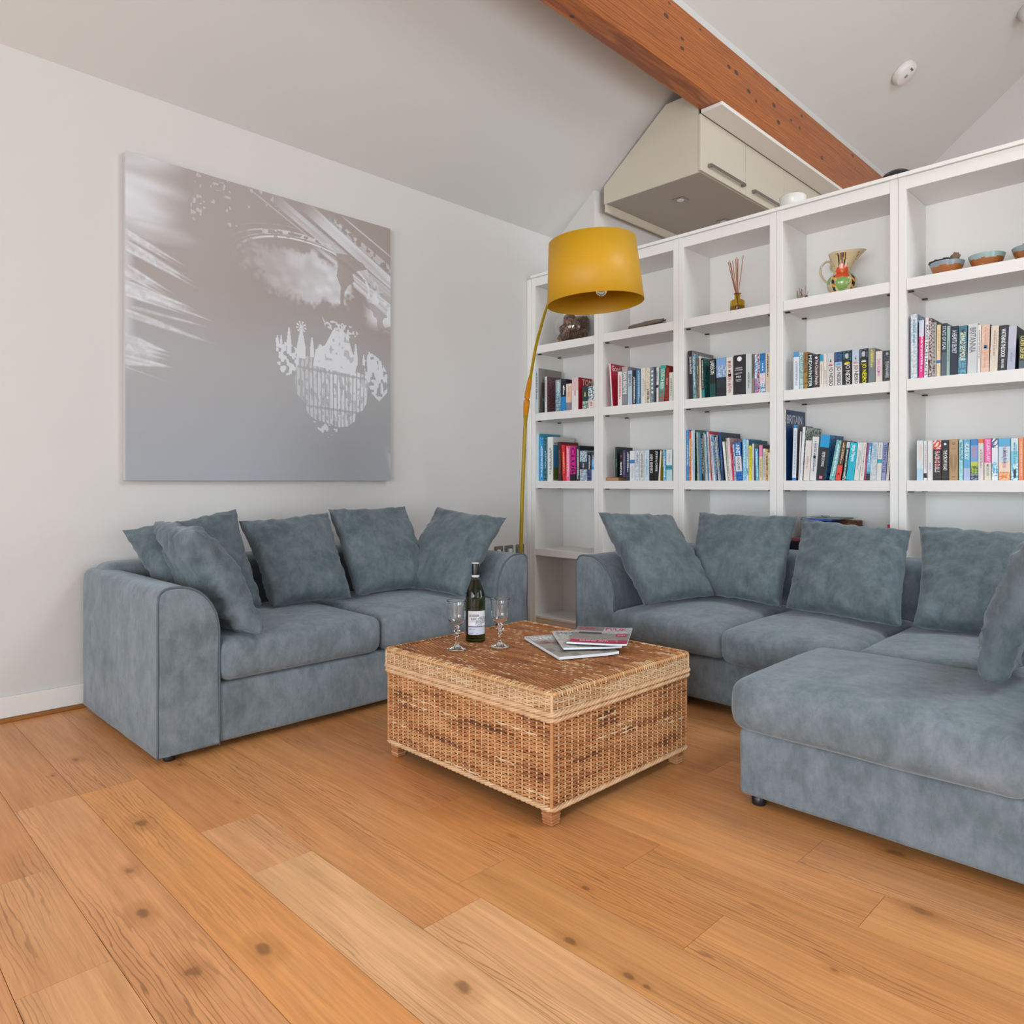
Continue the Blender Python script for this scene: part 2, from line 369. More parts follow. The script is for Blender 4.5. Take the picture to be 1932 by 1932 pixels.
def wframe(name, axis, p, a0, a1, z0, z1):
    mb = MB()
    def bb(u0, u1, w0, w1):
        if axis == 'y': mb.box(u0, u1, p-.06, p-.01, w0, w1)
        else: mb.box(p+.01, p+.06, u0, u1, w0, w1)
    m = (a0+a1)/2
    for u in ((a0, a0+.05), (a1-.05, a1), (m-.03, m+.03)): bb(u[0], u[1], z0, z1)
    bb(a0, a1, z0, z0+.05); bb(a0, a1, z1-.05, z1); struct(name, mb, M['trim'])
wframe('window_1', 'y', YF, .6, 3.2, .15, 2.5); wframe('window_2', 'y', YF, 4.0, 6.6, .15, 2.5)
wframe('window_3', 'x', XR, -4.5, -2.1, .1, 2.4); wframe('window_4', 'x', XR, .7, 3.3, .6, 2.6)
mb = MB(); mb.prism([(-.12, Z0-.12*MS), (RX, ZR), (XR+.12, Z0-.12*MS), (XR+.12, Z0-.12*MS+.12), (RX, ZR+.12), (-.12, Z0-.12*MS+.12)], 'y', YF-.1, YB+.1); struct('ceiling', mb, M['ceil'])
# boxed-in wall between the bookcase and the kitchen
XS = .375
mb = MB(); mb.prism([(0, 0), (XS, 0), (XS, Z0+MS*XS), (0, Z0)], 'y', .345, YB); struct('wall_recess', mb, M['wall'])
mb = MB(); mb.bbox(0, .016, YF, -.02, .018, .111, .003); mb.box(0, .012, YF, -.02, 0, .02); struct('baseboard_left', mb, M['trim'])
mb = MB(); mb.smooth = True; n = 6
mb.prism([(.012, 0), (.03, 0)]+[(.012+.018*math.cos(PI/2*i/n), .018*math.sin(PI/2*i/n)) for i in range(1, n+1)], 'y', YF, -.02, 'ad7238'); struct('trim_1', mb, attrmat('stained_beading', .5, amt=.2))
mb = MB(); mb.bbox(.001, .043, -.004, .335, 0, 2.60, .002); struct('trim_2', mb, M['shelf'])
# beam under the slope with white packing above it
mb = MB(); mb.bbox(1.241, 1.39, YF, YB-.002, 3.60, 4.017, .004); bo = mb.build('roof_beam', M['pine'])
tag(bo, 'long varnished knotty pine roof beam running under the sloping white ceiling', 'beam')
mb = MB(); mb.prism([(1.26, 3.96), (1.384, 3.96), (1.384, Z0+MS*1.384+.02), (1.26, Z0+MS*1.26+.02)], 'y', YF, YB-.002); struct('trim_3', mb, M['ceil'])
mb = MB(); mb.bbox(1.252, 1.412, .405, YB-.002, 3.572, 3.598, .003); struct('trim_4', mb, M['trim'])

# ---------------------------------------------------------------- wall cupboards beyond the bookcase
def cabinets():
    Y0, wd = .40, .638; x0, x1 = .425, 1.232; zb, zt = 3.168, 3.572
    for i in range(6):
        y0 = Y0+wd*i; y1 = min(y0+wd, YB-.002)
        if y1-y0 < .2: break
        nm = ['nearest to the bookcase', 'second from the bookcase', 'third from the bookcase', 'fourth from the bookcase', 'fifth from the bookcase', 'at the far wall'][i]
        t = empty('wall_cabinet', (x0, y0, zb), 'cream wall cupboard with slanted back under the sloping ceiling, '+nm, 'cabinet', 'kitchen wall cupboards')
        p = MB(); top = min(zt, 9)
        sl = [(x0, zb), (x1, zb), (x1, zt), (1.04, zt+.0), (.985, zt+.0), (.985, Z0+MS*.985-.03), (x0, Z0+MS*x0-.03)]
        sl = [(x0, zb+.004), (x1, zb+.004), (x1, zt-.001), (1.235, zt-.001), (1.235, 3.598), (1.236, 3.73), (.976, 3.73), (x0, Z0+MS*x0-.012)]
        p.prism([(a-x0, b-zb) for a, b in sl], 'y', 0 if i == 0 else .0, .018)
        p.box(0, x1-x0, .018, y1-y0, .004, .02); p.box(0, .012, .018, y1-y0, .004, Z0+MS*x0-zb-.02)
        p.box(0, x1-x0, y1-y0-.014, y1-y0, .02, zt-zb-.02)
        p.build('carcass', M['cream'], t)
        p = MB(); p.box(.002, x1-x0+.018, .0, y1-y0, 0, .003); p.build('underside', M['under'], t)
        p = MB(); p.bbox(x1-x0+.001, x1-x0+.02, .002, y1-y0-.002, .018, zt-zb-.003, .0015); d = p.build('door', M['cream'], t)
        p = MB(); a, b = .095, min(.61, y1-y0-.05); q = x1-x0+.02
        p.bbox(q+.022, q+.032, a, b, .064, .082, .001); p.box(q, q+.024, a, a+.022, .062, .084); p.box(q, q+.024, b-.022, b, .062, .084); p.build('handle', M['steel'], d)
        p = MB(); p.box(.008, .024, 0, y1-y0, -.058, .0); p.build('lower_rail', M['cream'], t)
        if i < 4:
            p = MB(); cx = .47; cy = .32
            p.bbox(cx-.045, cx+.045, cy-.045, cy+.045, -.006, 0, .002); l = p.build('downlight', M['steel'], t)
            p = MB(); p.lathe([(.001, -.0075), (.026, -.0075), (.026, -.005)], cx, cy, 0, 20); p.build('lens', M['white'], l)
cabinets()

# ---------------------------------------------------------------- bookcase, one unit per bay
def make_bay():
    t = empty('bookcase_unit', (0, 0, 0), 'x', 'bookcase', 'white bookcase units along the partition')
    w, D, th = .6425, .33, .0375; S5 = [(2.0285, 2.0865), (1.5205, 1.5787), (1.012, 1.067), (.505, .555), (.0, .051)]
    for x in (0, w-th):
        mb = MB(); mb.bbox(x, x+th, 0, D, 0, 2.603, .0015); mb.build('side_panel', M['shelf'], t)
    mb = MB(); mb.box(th, w-th, D-.008, D, .0, 2.6); mb.build('back_panel', M['shelf'], t)
    mb = MB(); mb.bbox(th, w-th, .001, D-.008, 2.538, 2.602, .0015); mb.build('top_rail', M['shelf'], t)
    mb = MB(); mb.bbox(-.0005, w+.0005, -.012, D, 2.603, 2.623, .002); mb.build('top_board', M['shelf'], t)
    for i, (a, b) in enumerate(S5):
        if i < 4:
            mb = MB(); mb.bbox(th+.0015, w-th-.0015, .003, D-.01, a, b, .0015); s = mb.build('shelf', M['shelf'], t)
            for xx in (th+.012, w-th-.012):
                for yy in (.035, .26):
                    mb = MB(); mb.box(xx-.012, xx+.012, yy-.006, yy+.012, a-.006, a); mb.build('shelf_pin', M['pin'], s)
        else:
            mb = MB(); mb.bbox(th, w-th, .006, D-.008, .035, b, .0015); mb.build('shelf', M['shelf'], t)
            mb = MB(); mb.box(th, w-th, .02, .036, 0, .034); mb.build('plinth', M['shelf'], t)
    return t
bay = make_bay(); BX = [.045+.644*i for i in range(6)]
names = ['leftmost white bookcase unit behind the yellow lamp holding the glass bowl', 'white bookcase unit, second from the left, with grey driftwood on its top shelf', 'white bookcase unit, third from the left, with reed diffuser on its top shelf',
 'white bookcase unit, fourth from the left, with painted jug on its top shelf', 'white bookcase unit, fifth from the left, with three pottery bowls on its top shelf', 'white bookcase unit right of the bay with pottery bowls, empty shelves']
for i in range(6):
    b = bay if i == 0 else copy_tree(bay); b.location = (BX[i], 0, 0); b['label'] = names[i]

# ---------------------------------------------------------------- ceiling fittings
sn = Vector((.6150, 0, -.7885))
def on_slope(x, y): return Vector((x, y, Z0+MS*x))
q = sn.to_track_quat('Z', 'Y').to_matrix().to_4x4()
def fit(name, x, y, label, cat):
    o = empty(name, on_slope(x, y), label, cat); o.rotation_euler = q.to_euler(); return o
t = fit('smoke_alarm', 1.872, 2.525, 'round white smoke alarm fixed to the sloping ceiling right of the beam', 'smoke alarm')
mb = MB(); mb.smooth = True; mb.lathe([(.001, 0), (.098, 0), (.1, .004), (.1, .026), (.094, .034), (.09, .05), (.084, .055), (.001, .057)], seg=40); mb.build('housing', M['white'], t)
mb = MB(); mb.lathe([(.001, .0585), (.016, .0585), (.016, .054)], .0, -.01, 0, 16); mb.build('test_button', plain('grey_plastic', '8c8a86', .5), t)
mb = MB()
for i in range(4): mb.box(-.03+.012*i, -.024+.012*i, .04, .055, .055, .058)
mb.build('vent_slots', M['pin'], t)
t = fit('ceiling_spotlight', 2.575, 3.30, 'white cylindrical ceiling spotlight with chrome rim at the top right corner', 'spotlight')
mb = MB(); mb.smooth = True; mb.lathe([(.001, 0), (.075, 0), (.075, .13), (.001, .13)], seg=32); mb.build('body', M['white'], t)
mb = MB(); mb.smooth = True; mb.lathe([(.068, .128), (.083, .128), (.086, .138), (.083, .15), (.07, .15), (.066, .14), (.066, .128)], seg=32); mb.build('rim', plain('chrome', 'aaaaaa', .12, 1), t)
mb = MB(); mb.lathe([(.001, .136), (.066, .136)], seg=32); mb.build('lens', M['white'], t)

# ---------------------------------------------------------------- sockets on the left wall
for y0, y1, lab, kd in ((-.352, -.262, 'brushed steel wall plate partly behind cushion, furthest from bookcase', 0), (-.245, -.155, 'brushed steel wall plate with white plug, middle of the three', 1), (-.128, -.04, 'brushed steel wall plate behind the lamp pole, nearest the bookcase', 2)):
    t = empty('wall_socket', (0, (y0+y1)/2, .54), lab, 'socket', 'steel wall plates behind the two-seat sofa')
    mb = MB(); mb.bbox(0, .007, -.044, .044, -.048, .048, .003); mb.build('face_plate', M['steel'], t)
    mb = MB(); mb.bbox(.007, .016 if kd != 1 else .03, -.02, .012, -.03, .022, .003); mb.build('plug' if kd == 1 else 'rocker', M['white'], t)
# ---------------------------------------------------------------- upholstery
def arm(depth, width, h, hin, T, parent, flip=1, name='arm', foot=None):
    """arm: local x = width outwards->inwards, y = depth, z up; T maps local -> world-ish local of the sofa"""
    prof = [(0, .03), (0, h-.06)]
    for i in range(1, 5): a = PI-PI/2*i/4; prof.append((.045+.045*math.cos(a), h-.045+.045*math.sin(a)))
    cx, cz, rx, rz = .075, hin, width-.075, h-hin
    for i in range(0, 13): a = PI/2-PI/2*i/12; prof.append((cx+rx*math.cos(a), cz+rz*math.sin(a)))
    prof += [(width, .25), (width, .03)]
    # resample the outline
    mb = MB(); mb.smooth = True
    ny = 22; ys = [0, .003, .01, .02]+[.02+(depth-.04)*i/ny for i in range(1, ny)]+[depth-.02, depth-.01, depth-.003, depth]
    ins = lambda y: (lambda e: .012*(1-math.sqrt(max(0, 1-(1-min(1, e/.016))**2))))(min(y, depth-y))
    c = Vector((width*.5, 0, h*.5)); n0 = 0
    pr = []
    for i in range(len(prof)-1):
        a = Vector(prof[i]); b = Vector(prof[i+1]); k = max(1, int((b-a).length/.05))
        for j in range(k): pr.append(a.lerp(b, j/k))
    pr.append(Vector(prof[-1])); K = len(pr)
    for y in ys:
        e = ins(y)
        for p in pr:
            d = Vector((p.x-width*.5, p.y-h*.5)); s = 1-e/ max(.05, d.length)
            x = width*.5+d.x*s; z = max(.03, h*.5+d.y*s)
            bul = .008*math.sin(PI*min(1, max(0, y/depth)))
            w = noise.noise(Vector((x*6, y*6, z*6))+T(0, 0, 0))*.004
            if p.x < .001: x -= bul*math.sin(PI*min(1, z/h))+w
            else: z += w*.6 if z > .1 else 0
            mb.v.append(tuple(T(x, y, z)))
    for j in range(len(ys)-1):
        for i in range(K-1): mb.face((j*K+i, j*K+i+1, (j+1)*K+i+1, (j+1)*K+i))
        mb.face((j*K+K-1, j*K, (j+1)*K, (j+1)*K+K-1))
    mb.smooth = False
    mb.face(list(range(K))[::-1]); mb.face([(len(ys)-1)*K+i for i in range(K)])
    a = mb.build(name, M['suede'], parent, recalc=True)
    pm = MB(); pm.smooth = True
    pm.tube([T(p.x, .004, p.y) for p in pr], .0045, 6); pm.build('piping', M['piping'], a)
    return a
def feet(pts, parent, r=.021):
    for x, y in pts:
        mb = MB(); mb.smooth = True; mb.lathe([(.001, 0), (r*.9, 0), (r, .004), (r, .04), (.001, .04)], x, y, 0, 20); mb.build('foot', M['dark'], parent)
def pillow(corners, T, label, group, seed, n=34, wr=1.0, fold=None):
    BL, BR, TL, TR = [Vector(c) for c in corners]
    ctr = (BL+BR+TL+TR)/4; nrm = ((BR-BL).cross(TL-BL)).normalized()
    mb = MB(); mb.smooth = True; k = Vector((seed*7.3, seed*3.1, 1.7*seed))
    for side in (1, -1):
        base = len(mb.v)
        for j in range(n+1):
            for i in range(n+1):
                a = math.sin((-1+2*i/n)*PI/2); b = math.sin((-1+2*j/n)*PI/2)
                a = .5*a+.5*(-1+2*i/n); b = .5*b+.5*(-1+2*j/n)
                a2 = a*(1-.07*(1-b*b)*abs(a)); b2 = b*(1-.07*(1-a*a)*abs(b))
                # edge wobble
                a2 += .012*noise.noise(Vector((b*4, a, 3))+k); b2 += .012*noise.noise(Vector((a*4, b, 9))+k)
                s, t = (a2+1)/2, (b2+1)/2
                p = (BL*(1-s)+BR*s)*(1-t)+(TL*(1-s)+TR*s)*t
                f = (max(0, 1-a*a)*max(0, 1-b*b))**.36
                th = T/2*f*(1.06-.22*b)
                e = 1-f
                # creases running in from the seams and corners
                cr = noise.noise(Vector((a*9, b*2.2, 0))+k)*(abs(b)**3)+noise.noise(Vector((a*2.2, b*9, 5))+k)*(abs(a)**3)
                lg = noise.noise(Vector((a*1.7, b*1.7, 2*side))+k)
                dg = noise.noise(Vector(((a+b)*5, (a-b)*1.2, side))+k)
                th += (cr*.026*wr+lg*.018+dg*.008*wr)*min(1, f*1.6)
                mb.v.append(tuple(p-ctr+nrm*side*max(th, 0)))
        for j in range(n):
            for i in range(n):
                q = [base+j*(n+1)+i, base+j*(n+1)+i+1, base+(j+1)*(n+1)+i+1, base+(j+1)*(n+1)+i]; mb.face(q if side > 0 else q[::-1])
    o = mb.build('scatter_cushion', M['cush'], None, weld=.0004); o.location = ctr; tag(o, label, 'cushion', group)
    return o
G1 = 'scatter cushions on the two-seat sofa'; G2 = 'scatter cushions on the corner sofa'

# two-seat sofa against the left wall, facing +X
so = empty('sofa', (0, -2.05, 0), 'grey-blue suede two-seat sofa against the painting wall', 'sofa')
def loc(mb, name, parent, off=(0, 2.05, 0), mat=None, **k):
    mb.v = [(a+off[0], b+off[1], c+off[2]) for a, b, c in mb.v]; return mb.build(name, mat or M['suede'], parent, **k)
Ys, Ye = -3.035, -1.07; xf = 1.035
loc(soft_box(.10, xf-.01, Ys+.2, Ye-.2, .032, .268, .022, 0, 16, .003), 'base', so, weld=.0005)
loc(soft_box(.07, .27, Ys+.03, Ye-.03, .032, .69, .06, 0, 20, .004, seed=2), 'back', so, weld=.0005)
arm(xf-.06, .23, .662, .47, lambda x, y, z: Vector((xf-y, Ys+x+2.05, z)), so)
arm(xf-.06, .23, .662, .47, lambda x, y, z: Vector((xf-y, Ye-x+2.05, z)), so)
ym = (Ys+Ye)/2
loc(soft_box(.26, xf+.022, Ys+.232, ym-.002, .272, .437, .045, .028, 18, .005, .006, seed=5), 'seat_cushion', so, weld=.0005)
loc(soft_box(.26, xf+.02, ym+.002, Ye-.232, .272, .437, .045, .028, 18, .005, .006, seed=8), 'seat_cushion', so, weld=.0005)
feet([(xf-.06, Ys+.06+2.05), (xf-.06, Ye-.06+2.05), (.14, Ys+.06+2.05), (.14, Ye-.06+2.05)], so)
pillow([(.63, -2.83, .475), (.60, -2.42, .475), (.27, -2.93, .84), (.34, -2.43, .925)], .15, 'scatter cushion at the left corner of the two-seat sofa, half hidden behind another', G1, 1)
pillow([(.66, -2.40, .475), (.68, -1.985, .475), (.37, -2.43, .865), (.37, -1.935, .895)], .17, 'upright scatter cushion on the two-seat sofa, left of its seat split', G1, 2)
pillow([(.68, -1.95, .48), (.68, -1.47, .48), (.35, -1.92, .91), (.35, -1.41, .915)], .16, 'upright scatter cushion on the two-seat sofa, right of its seat split', G1, 3)
pillow([(.53, -1.60, .475), (1.0, -1.52, .465), (.44, -1.235, .91), (1.035, -1.235, .865)], .15, 'tilted scatter cushion leaning on the right arm of the two-seat sofa', G1, 4)
pillow([(.48, -2.62, .475), (1.085, -2.655, .445), (.42, -2.84, .885), (.93, -2.86, .865)], .18, 'creased scatter cushion leaning over the left arm of the two-seat sofa', G1, 5, wr=1.8)

# corner sofa in front of the bookcase, facing -Y with a chaise end
co = empty('corner_sofa', (2.5, -.6, 0), 'large grey-blue suede corner sofa with chaise in front of the bookcase', 'sofa')
off = (-2.5, .6, 0); X0, X1 = 1.347, 3.74; yf = -1.02
loc(soft_box(X0+.2, X1-.2, yf+.01, -.10, .05, .252, .02, 0, 20, .003, seed=3), 'base', co, off, weld=.0005)
loc(soft_box(X0+.01, X1-.01, -.26, -.065, .05, .69, .055, 0, 24, .004, seed=4), 'back', co, off, weld=.0005)
arm(abs(yf)-.07, .25, .672, .46, lambda x, y, z: Vector((X0+x-2.5, yf+y+.6, z)), co)
arm(1.776-.07, .23, .672, .46, lambda x, y, z: Vector((X1-x-2.5, -1.776+y+.6, z)), co)
loc(soft_box(2.684, 3.53, -1.776, -.95, .032, .248, .018, 0, 20, .003, seed=6), 'chaise_base', co, off, weld=.0005)
loc(soft_box(X0+.252, 2.222, yf-.045, -.25, .262, .412, .045, .03, 18, .006, .006, seed=11), 'seat_cushion', co, off, weld=.0005)
loc(soft_box(2.226, 2.80, yf-.075, -.25, .258, .412, .045, .03, 18, .006, .006, seed=12), 'seat_cushion', co, off, weld=.0005)
loc(soft_box(2.804, X1-.235, yf-.10, -.25, .258, .42, .045, .025, 18, .006, .006, seed=13), 'seat_cushion', co, off, weld=.0005)
loc(soft_box(2.665, X1-.235, -1.835, -1.125, .250, .423, .062, .028, 22, .006, .008, seed=14), 'chaise_cushion', co, off, weld=.0005)
feet([(2.735-2.5, -1.735+.6), (X0+.07-2.5, yf+.07+.6), (X1-.08-2.5, -1.7+.6), (X0+.07-2.5, -.12+.6), (X1-.08-2.5, -.12+.6)], co, .023)
pillow([(1.80, -1.03, .455), (1.93, -.60, .47), (1.47, -.985, .90), (1.56, -.44, .87)], .17, 'tilted scatter cushion leaning on the left arm of the corner sofa', G2, 21)
pillow([(1.76, -.60, .47), (2.29, -.61, .455), (1.66, -.30, .885), (2.235, -.30, .882)], .16, 'scatter cushion on the corner sofa with folded top right corner, second from left', G2, 22)
pillow([(2.33, -.645, .46), (2.85, -.70, .45), (2.27, -.33, .875), (2.785, -.34, .835)], .17, 'wide scatter cushion in the middle of the corner sofa, third from left', G2, 23)
pillow([(2.89, -.69, .46), (3.46, -.62, .45), (2.81, -.33, .855), (3.46, -.33, .845)], .18, 'scatter cushion behind the chaise end of the corner sofa', G2, 24)
pillow([(3.33, -1.53, .475), (3.31, -.98, .475), (3.47, -1.60, .90), (3.44, -1.02, .90)], .16, 'scatter cushion at the right edge, leaning on the chaise arm', G2, 25, wr=1.5)

# ---------------------------------------------------------------- rattan chest used as coffee table
CX, CY = 1.95, -1.975; HX, HY = .425, .378
T = empty('rattan_coffee_table', (CX, CY, 0), 'square woven rattan chest used as a coffee table between the two sofas', 'coffee table')
lite, tan, brn, dk = hx('e6c096'), hx('cb8a54'), hx('a8673a'), hx('6e4226')
rw = random.Random(11)
def weave(mb, O, U, V, N, lu, lv, rows, sp, amp, palette, fleck=.0, rough=0, sub=4, seed=0, stake=lite, sr=.0028):
    """strands run along U, stacked along V, bulging towards N; stakes along V"""
    O, U, V, N = Vector(O), Vector(U), Vector(V), Vector(N); ns = round(lu/sp); sp = lu/ns; seg = ns*sub; hgt = lv/rows
    for r in range(rows):
        base = len(mb.v); v0 = r*hgt; jit = rw.uniform(-.3, .3)*hgt*rough; ft = 0; fc = None; cols = []
        for i in range(seg+1):
            u = lu*i/seg; ph = PI*u/sp+PI*r+PI/2; o = amp*math.sin(ph)
            jj = noise.noise(Vector((u*14, r*.7, seed)))*hgt*.35*rough
            for dv, dn in ((.02, 0), (.5, .0026), (.98, 0)): mb.v.append(tuple(O+U*u+V*(v0+hgt*dv+jit*.3+jj)+N*(o+dn)))
        pr = rw.uniform(-.25, .25)
        for i in range(seg):
            if i % sub == 0:
                if ft > 0: ft -= 1
                elif rw.random() < fleck*(1.8 if noise.noise(Vector((i*.02, r*.05, seed+3))) > .05 else .35): ft = rw.choice((1, 2, 2, 3, 5)); fc = lite
                else: fc = None
                q = .55+.6*noise.noise(Vector((i*.045, r*.2, seed)))+pr*.8+rw.uniform(-.2, .2)
                cc = palette(q) if fc is None else fc
            a = base+i*3
            mb.face((a, a+3, a+4, a+1), cc); mb.face((a+1, a+4, a+5, a+2), cc)
    for s in range(ns+1):
        u = sp*s; mb.tube([O+U*min(max(u+rw.uniform(-.001, .001), .002), lu-.002)+V*(lv*k/6)-N*.0005 for k in range(7)], sr, 6, stake, caps=False, up=N)
    q = [O-N*.006, O+U*lu-N*.006, O+U*lu+V*lv-N*.006, O+V*lv-N*.006]; mb.quad(*q, col=mixc(dk, brn, .3))
def pal(q):
    q = max(0, min(1, q))
    return mixc(dk, brn, q/.25) if q < .25 else mixc(brn, tan, (q-.25)/.35) if q < .6 else mixc(tan, hx('dba06a'), (q-.6)/.4)
def pal_l(q): return mixc(hx('b88450'), lite, max(0, min(1, q)))
def ring(hx_, hy_, r, step):
    pts = []
    for (cx, cy, a0) in ((hx_-r, hy_-r, 0), (-hx_+r, hy_-r, PI/2), (-hx_+r, -hy_+r, PI), (hx_-r, -hy_+r, 1.5*PI)):
        for i in range(5): a = a0+PI/2*i/4; pts.append(Vector((cx+r*math.cos(a), cy+r*math.sin(a), 0)))
    out = []
    for i in range(len(pts)):
        a, b = pts[i], pts[(i+1) % len(pts)]; k = max(1, int((b-a).length/step))
        for j in range(k): out.append(a.lerp(b, j/k))
    return out
def braid(name, parent, hx_, hy_, z, R=.0075, rs=.0062, pitch=.05, ns=3, flat=.8):
    mb = MB(); mb.smooth = True; P = ring(hx_, hy_, .02, .007); N = len(P); L = sum((P[(i+1) % N]-P[i]).length for i in range(N)); turns = round(L/pitch)
    for k in range(ns):
        pts = []; s = 0
        for i in range(N):
            t = (P[(i+1) % N]-P[i-1]).normalized(); n = Vector((t.y, -t.x, 0)); th = 2*PI*(turns*s/L)+2*PI*k/ns
            pts.append(P[i]+n*R*math.cos(th)+Vector((0, 0, z+R*flat*math.sin(th)))); s += (P[(i+1) % N]-P[i]).length
        mb.tube(pts, rs, 6, mixc(lite, tan, .12*k), closed=True)
    return mb.build(name, M['rattan'], parent)
mb = MB(); mb.smooth = True
zl, zh = .062, .335
for O, U, N, lu, sd in (((-HX, -HY, zl), (1, 0, 0), (0, -1, 0), 2*HX, 1), ((HX, -HY, zl), (0, 1, 0), (1, 0, 0), 2*HY, 2), ((HX, HY, zl), (-1, 0, 0), (0, 1, 0), 2*HX, 3), ((-HX, HY, zl), (0, -1, 0), (-1, 0, 0), 2*HY, 4)):
    weave(mb, O, U, (0, 0, 1), N, lu, zh-zl, 42, .031, .0032, pal, .006, .8, 4, sd, hx('e8c49a'), .0033)
for sx, sy in ((1, 1), (1, -1), (-1, 1), (-1, -1)): mb.tube([(sx*(HX-.001), sy*(HY-.001), zl+(zh-zl)*k/8) for k in range(9)], .006, 8, hx('c98f5c'), caps=False)
body = mb.build('woven_body', M['rattan'], T)
braid('bottom_braid', T, HX+.004, HY+.004, .060, .0055, .0045, .085, 4)
braid('top_braid', T, HX+.009, HY+.009, .334, .006, .0048, .09, 4)
mb = MB(); mb.smooth = True; lz, lt = .352, .412; LX, LY = HX+.006, HY+.006
for O, U, N, lu, sd in (((-LX, -LY, lz), (1, 0, 0), (0, -1, 0), 2*LX, 5), ((LX, -LY, lz), (0, 1, 0), (1, 0, 0), 2*LY, 6), ((LX, LY, lz), (-1, 0, 0), (0, 1, 0), 2*LX, 7), ((-LX, LY, lz), (0, -1, 0), (-1, 0, 0), 2*LY, 8)):
    weave(mb, O, U, (0, 0, 1), N, lu, lt-lz, 9, .0262, .0022, pal_l, .1, .6, 4, sd, hx('ecc99c'), .0029)
for sx, sy in ((1, 1), (1, -1), (-1, 1), (-1, -1)): mb.tube([(sx*(LX-.001), sy*(LY-.001), lz+(lt-lz)*k/4) for k in range(5)], .005, 8, lite, caps=False)
lid = mb.build('lid', M['rattan'], T)
mb = MB(); mb.smooth = True
weave(mb, (-LX+.004, -LY+.004, .4155), (1, 0, 0), (0, 1, 0), (0, 0, 1), 2*LX-.008, 2*LY-.008, 112, .018, .0017, lambda q: pal(q*.5+.12), .03, .8, 3, 9, hx('a8693c'), .002)
mb.build('lid_weave', M['rattan'], lid)
mb = MB(); mb.smooth = True          # wrapped border of the lid
P_ = ring(LX+.001, LY+.001, .018, .006)
mb.tube([p+Vector((0, 0, .412)) for p in P_], .0065, 8, hx('d8ab78'), closed=True)
for i in range(0, len(P_), 2):
    p = P_[i]; d = Vector((-p.x if abs(abs(p.x)-LX) < .01 else 0, -p.y if abs(abs(p.y)-LY) < .01 else 0, 0))
    if d.length < .1: continue
    d.normalize(); t = Vector((d.y, -d.x, 0)); ln = rw.choice((.02, .026, .032, .05) if p.x > LX-.01 else (.016, .02, .024))
    mb.tube([p-d*.006+Vector((0, 0, .403)), p-d*.004+Vector((0, 0, .4165)), p+d*.006+Vector((0, 0, .4195))+t*.001, p+d*ln+t*.003+Vector((0, 0, .4188))], .0027, 5, rw.choice((hx('d69b6a'), hx('e8c498'), hx('c4854f'))), caps=False)
mb.build('wrapped_border', M['rattan'], lid)
braid('lid_braid', lid, LX+.005, LY+.005, .3515, .006, .0048, .09, 4)
for sx, sy in ((1, 1), (1, -1), (-1, 1), (-1, -1)):
    mb = MB(); mb.smooth = False; x, y = sx*(HX-.028), sy*(HY-.028)
    for k in range(7):
        z = .001+.009*k; w = .02+.004*(k/6)+(.001 if k % 2 else 0)
        mb.bbox(x-w, x+w, y-w, y+w, z, z+.0086, .003, 1, rw.choice((hx('c08456'), hx('b87848'), hx('cf9a6c'))), Matrix.Translation((x, y, z)) @ Matrix.Rotation(rw.uniform(-.06, .06), 4, 'Z') @ Matrix.Translation((-x, -y, -z)))
    mb.build('leg', M['rattan'], T)
# ---------------------------------------------------------------- floor lamp
t = empty('floor_lamp', (.66, -.75, 0), 'tall arched floor lamp with large yellow drum shade in front of the bookcase', 'floor lamp')
ym = NT('yellow_lacquer'); c = ym.coord(); nzz = ym.noise(ym.mapping(c, (1, 1, 160)), 3, 3)
ym.set(Base_Color=ym.mix(nzz, (*hx('bc8a00'), 1), (*hx('c69404'), 1)), Roughness=.5); M['yellow'] = ym.mat
rodc = attrmat('lamp_rod', .35, amt=0)
mb = MB(); mb.smooth = True; mb.lathe([(.001, 0), (.175, 0), (.18, .004), (.18, .012), (.172, .018), (.02, .02), (.016, .05), (.001, .05)], seg=48); mb.col = hx('c99a10'); mb.build('base', M['yellow'], t)
dv = Vector((.88, -.474, 0)).normalized()
prof = [(0, .02), (.008, .4), (.022, .643), (.044, .925), (.077, 1.188), (.110, 1.414), (.131, 1.509), (.163, 1.603), (.235, 1.721), (.325, 1.862), (.402, 1.940), (.486, 2.018), (.62, 2.105), (.78, 2.165), (.95, 2.195), (1.10, 2.20), (1.18, 2.19)]
pts = catmull([dv*r+Vector((0, 0, z)) for r, z in prof], 6)
def rr_(s): return .0125-.0035*s if s < .32 else (.0125+.007*math.sin(PI*(s-.32)/.16)**1 if s < .48 else max(.0045, .0095-.008*(s-.48)))
mb = MB(); mb.smooth = True; mb.tube(pts, rr_, 10, colf=lambda s: hx('a08400') if not .34 < s < .47 else hx('c47c08')); mb.build('rod', rodc, t)  # olive tone holds the yellow rod's shade; thick part is orange
sh = Vector((1.70-.66, -1.31+.75, 0)); tilt = Matrix.Translation(sh+Vector((0, 0, 2.045))) @ Matrix.Rotation(math.radians(3.2), 4, Vector((-.7096, .7046, 0))*-1) @ Matrix.Translation(-(sh+Vector((0, 0, 2.045))))
mb = MB(); mb.smooth = True; z0, z1, r0, r1 = 1.90, 2.19, .228, .205
mb.lathe([(r0-.002, z0), (r0, z0+.001), (r1, z1), (r1-.002, z1), (r0-.002, z0+.0005)], sh.x, sh.y, 0, 72, M=tilt); shade = mb.build('lamp_shade', M['yellow'], t)
mb = MB(); mb.smooth = True
for k in range(3):
    a = 2*PI*k/3+.4; mb.tube([tilt @ Vector((sh.x+.02*math.cos(a), sh.y+.02*math.sin(a), 2.17)), tilt @ Vector((sh.x+.2*math.cos(a), sh.y+.2*math.sin(a), 2.17))], .003, 6)
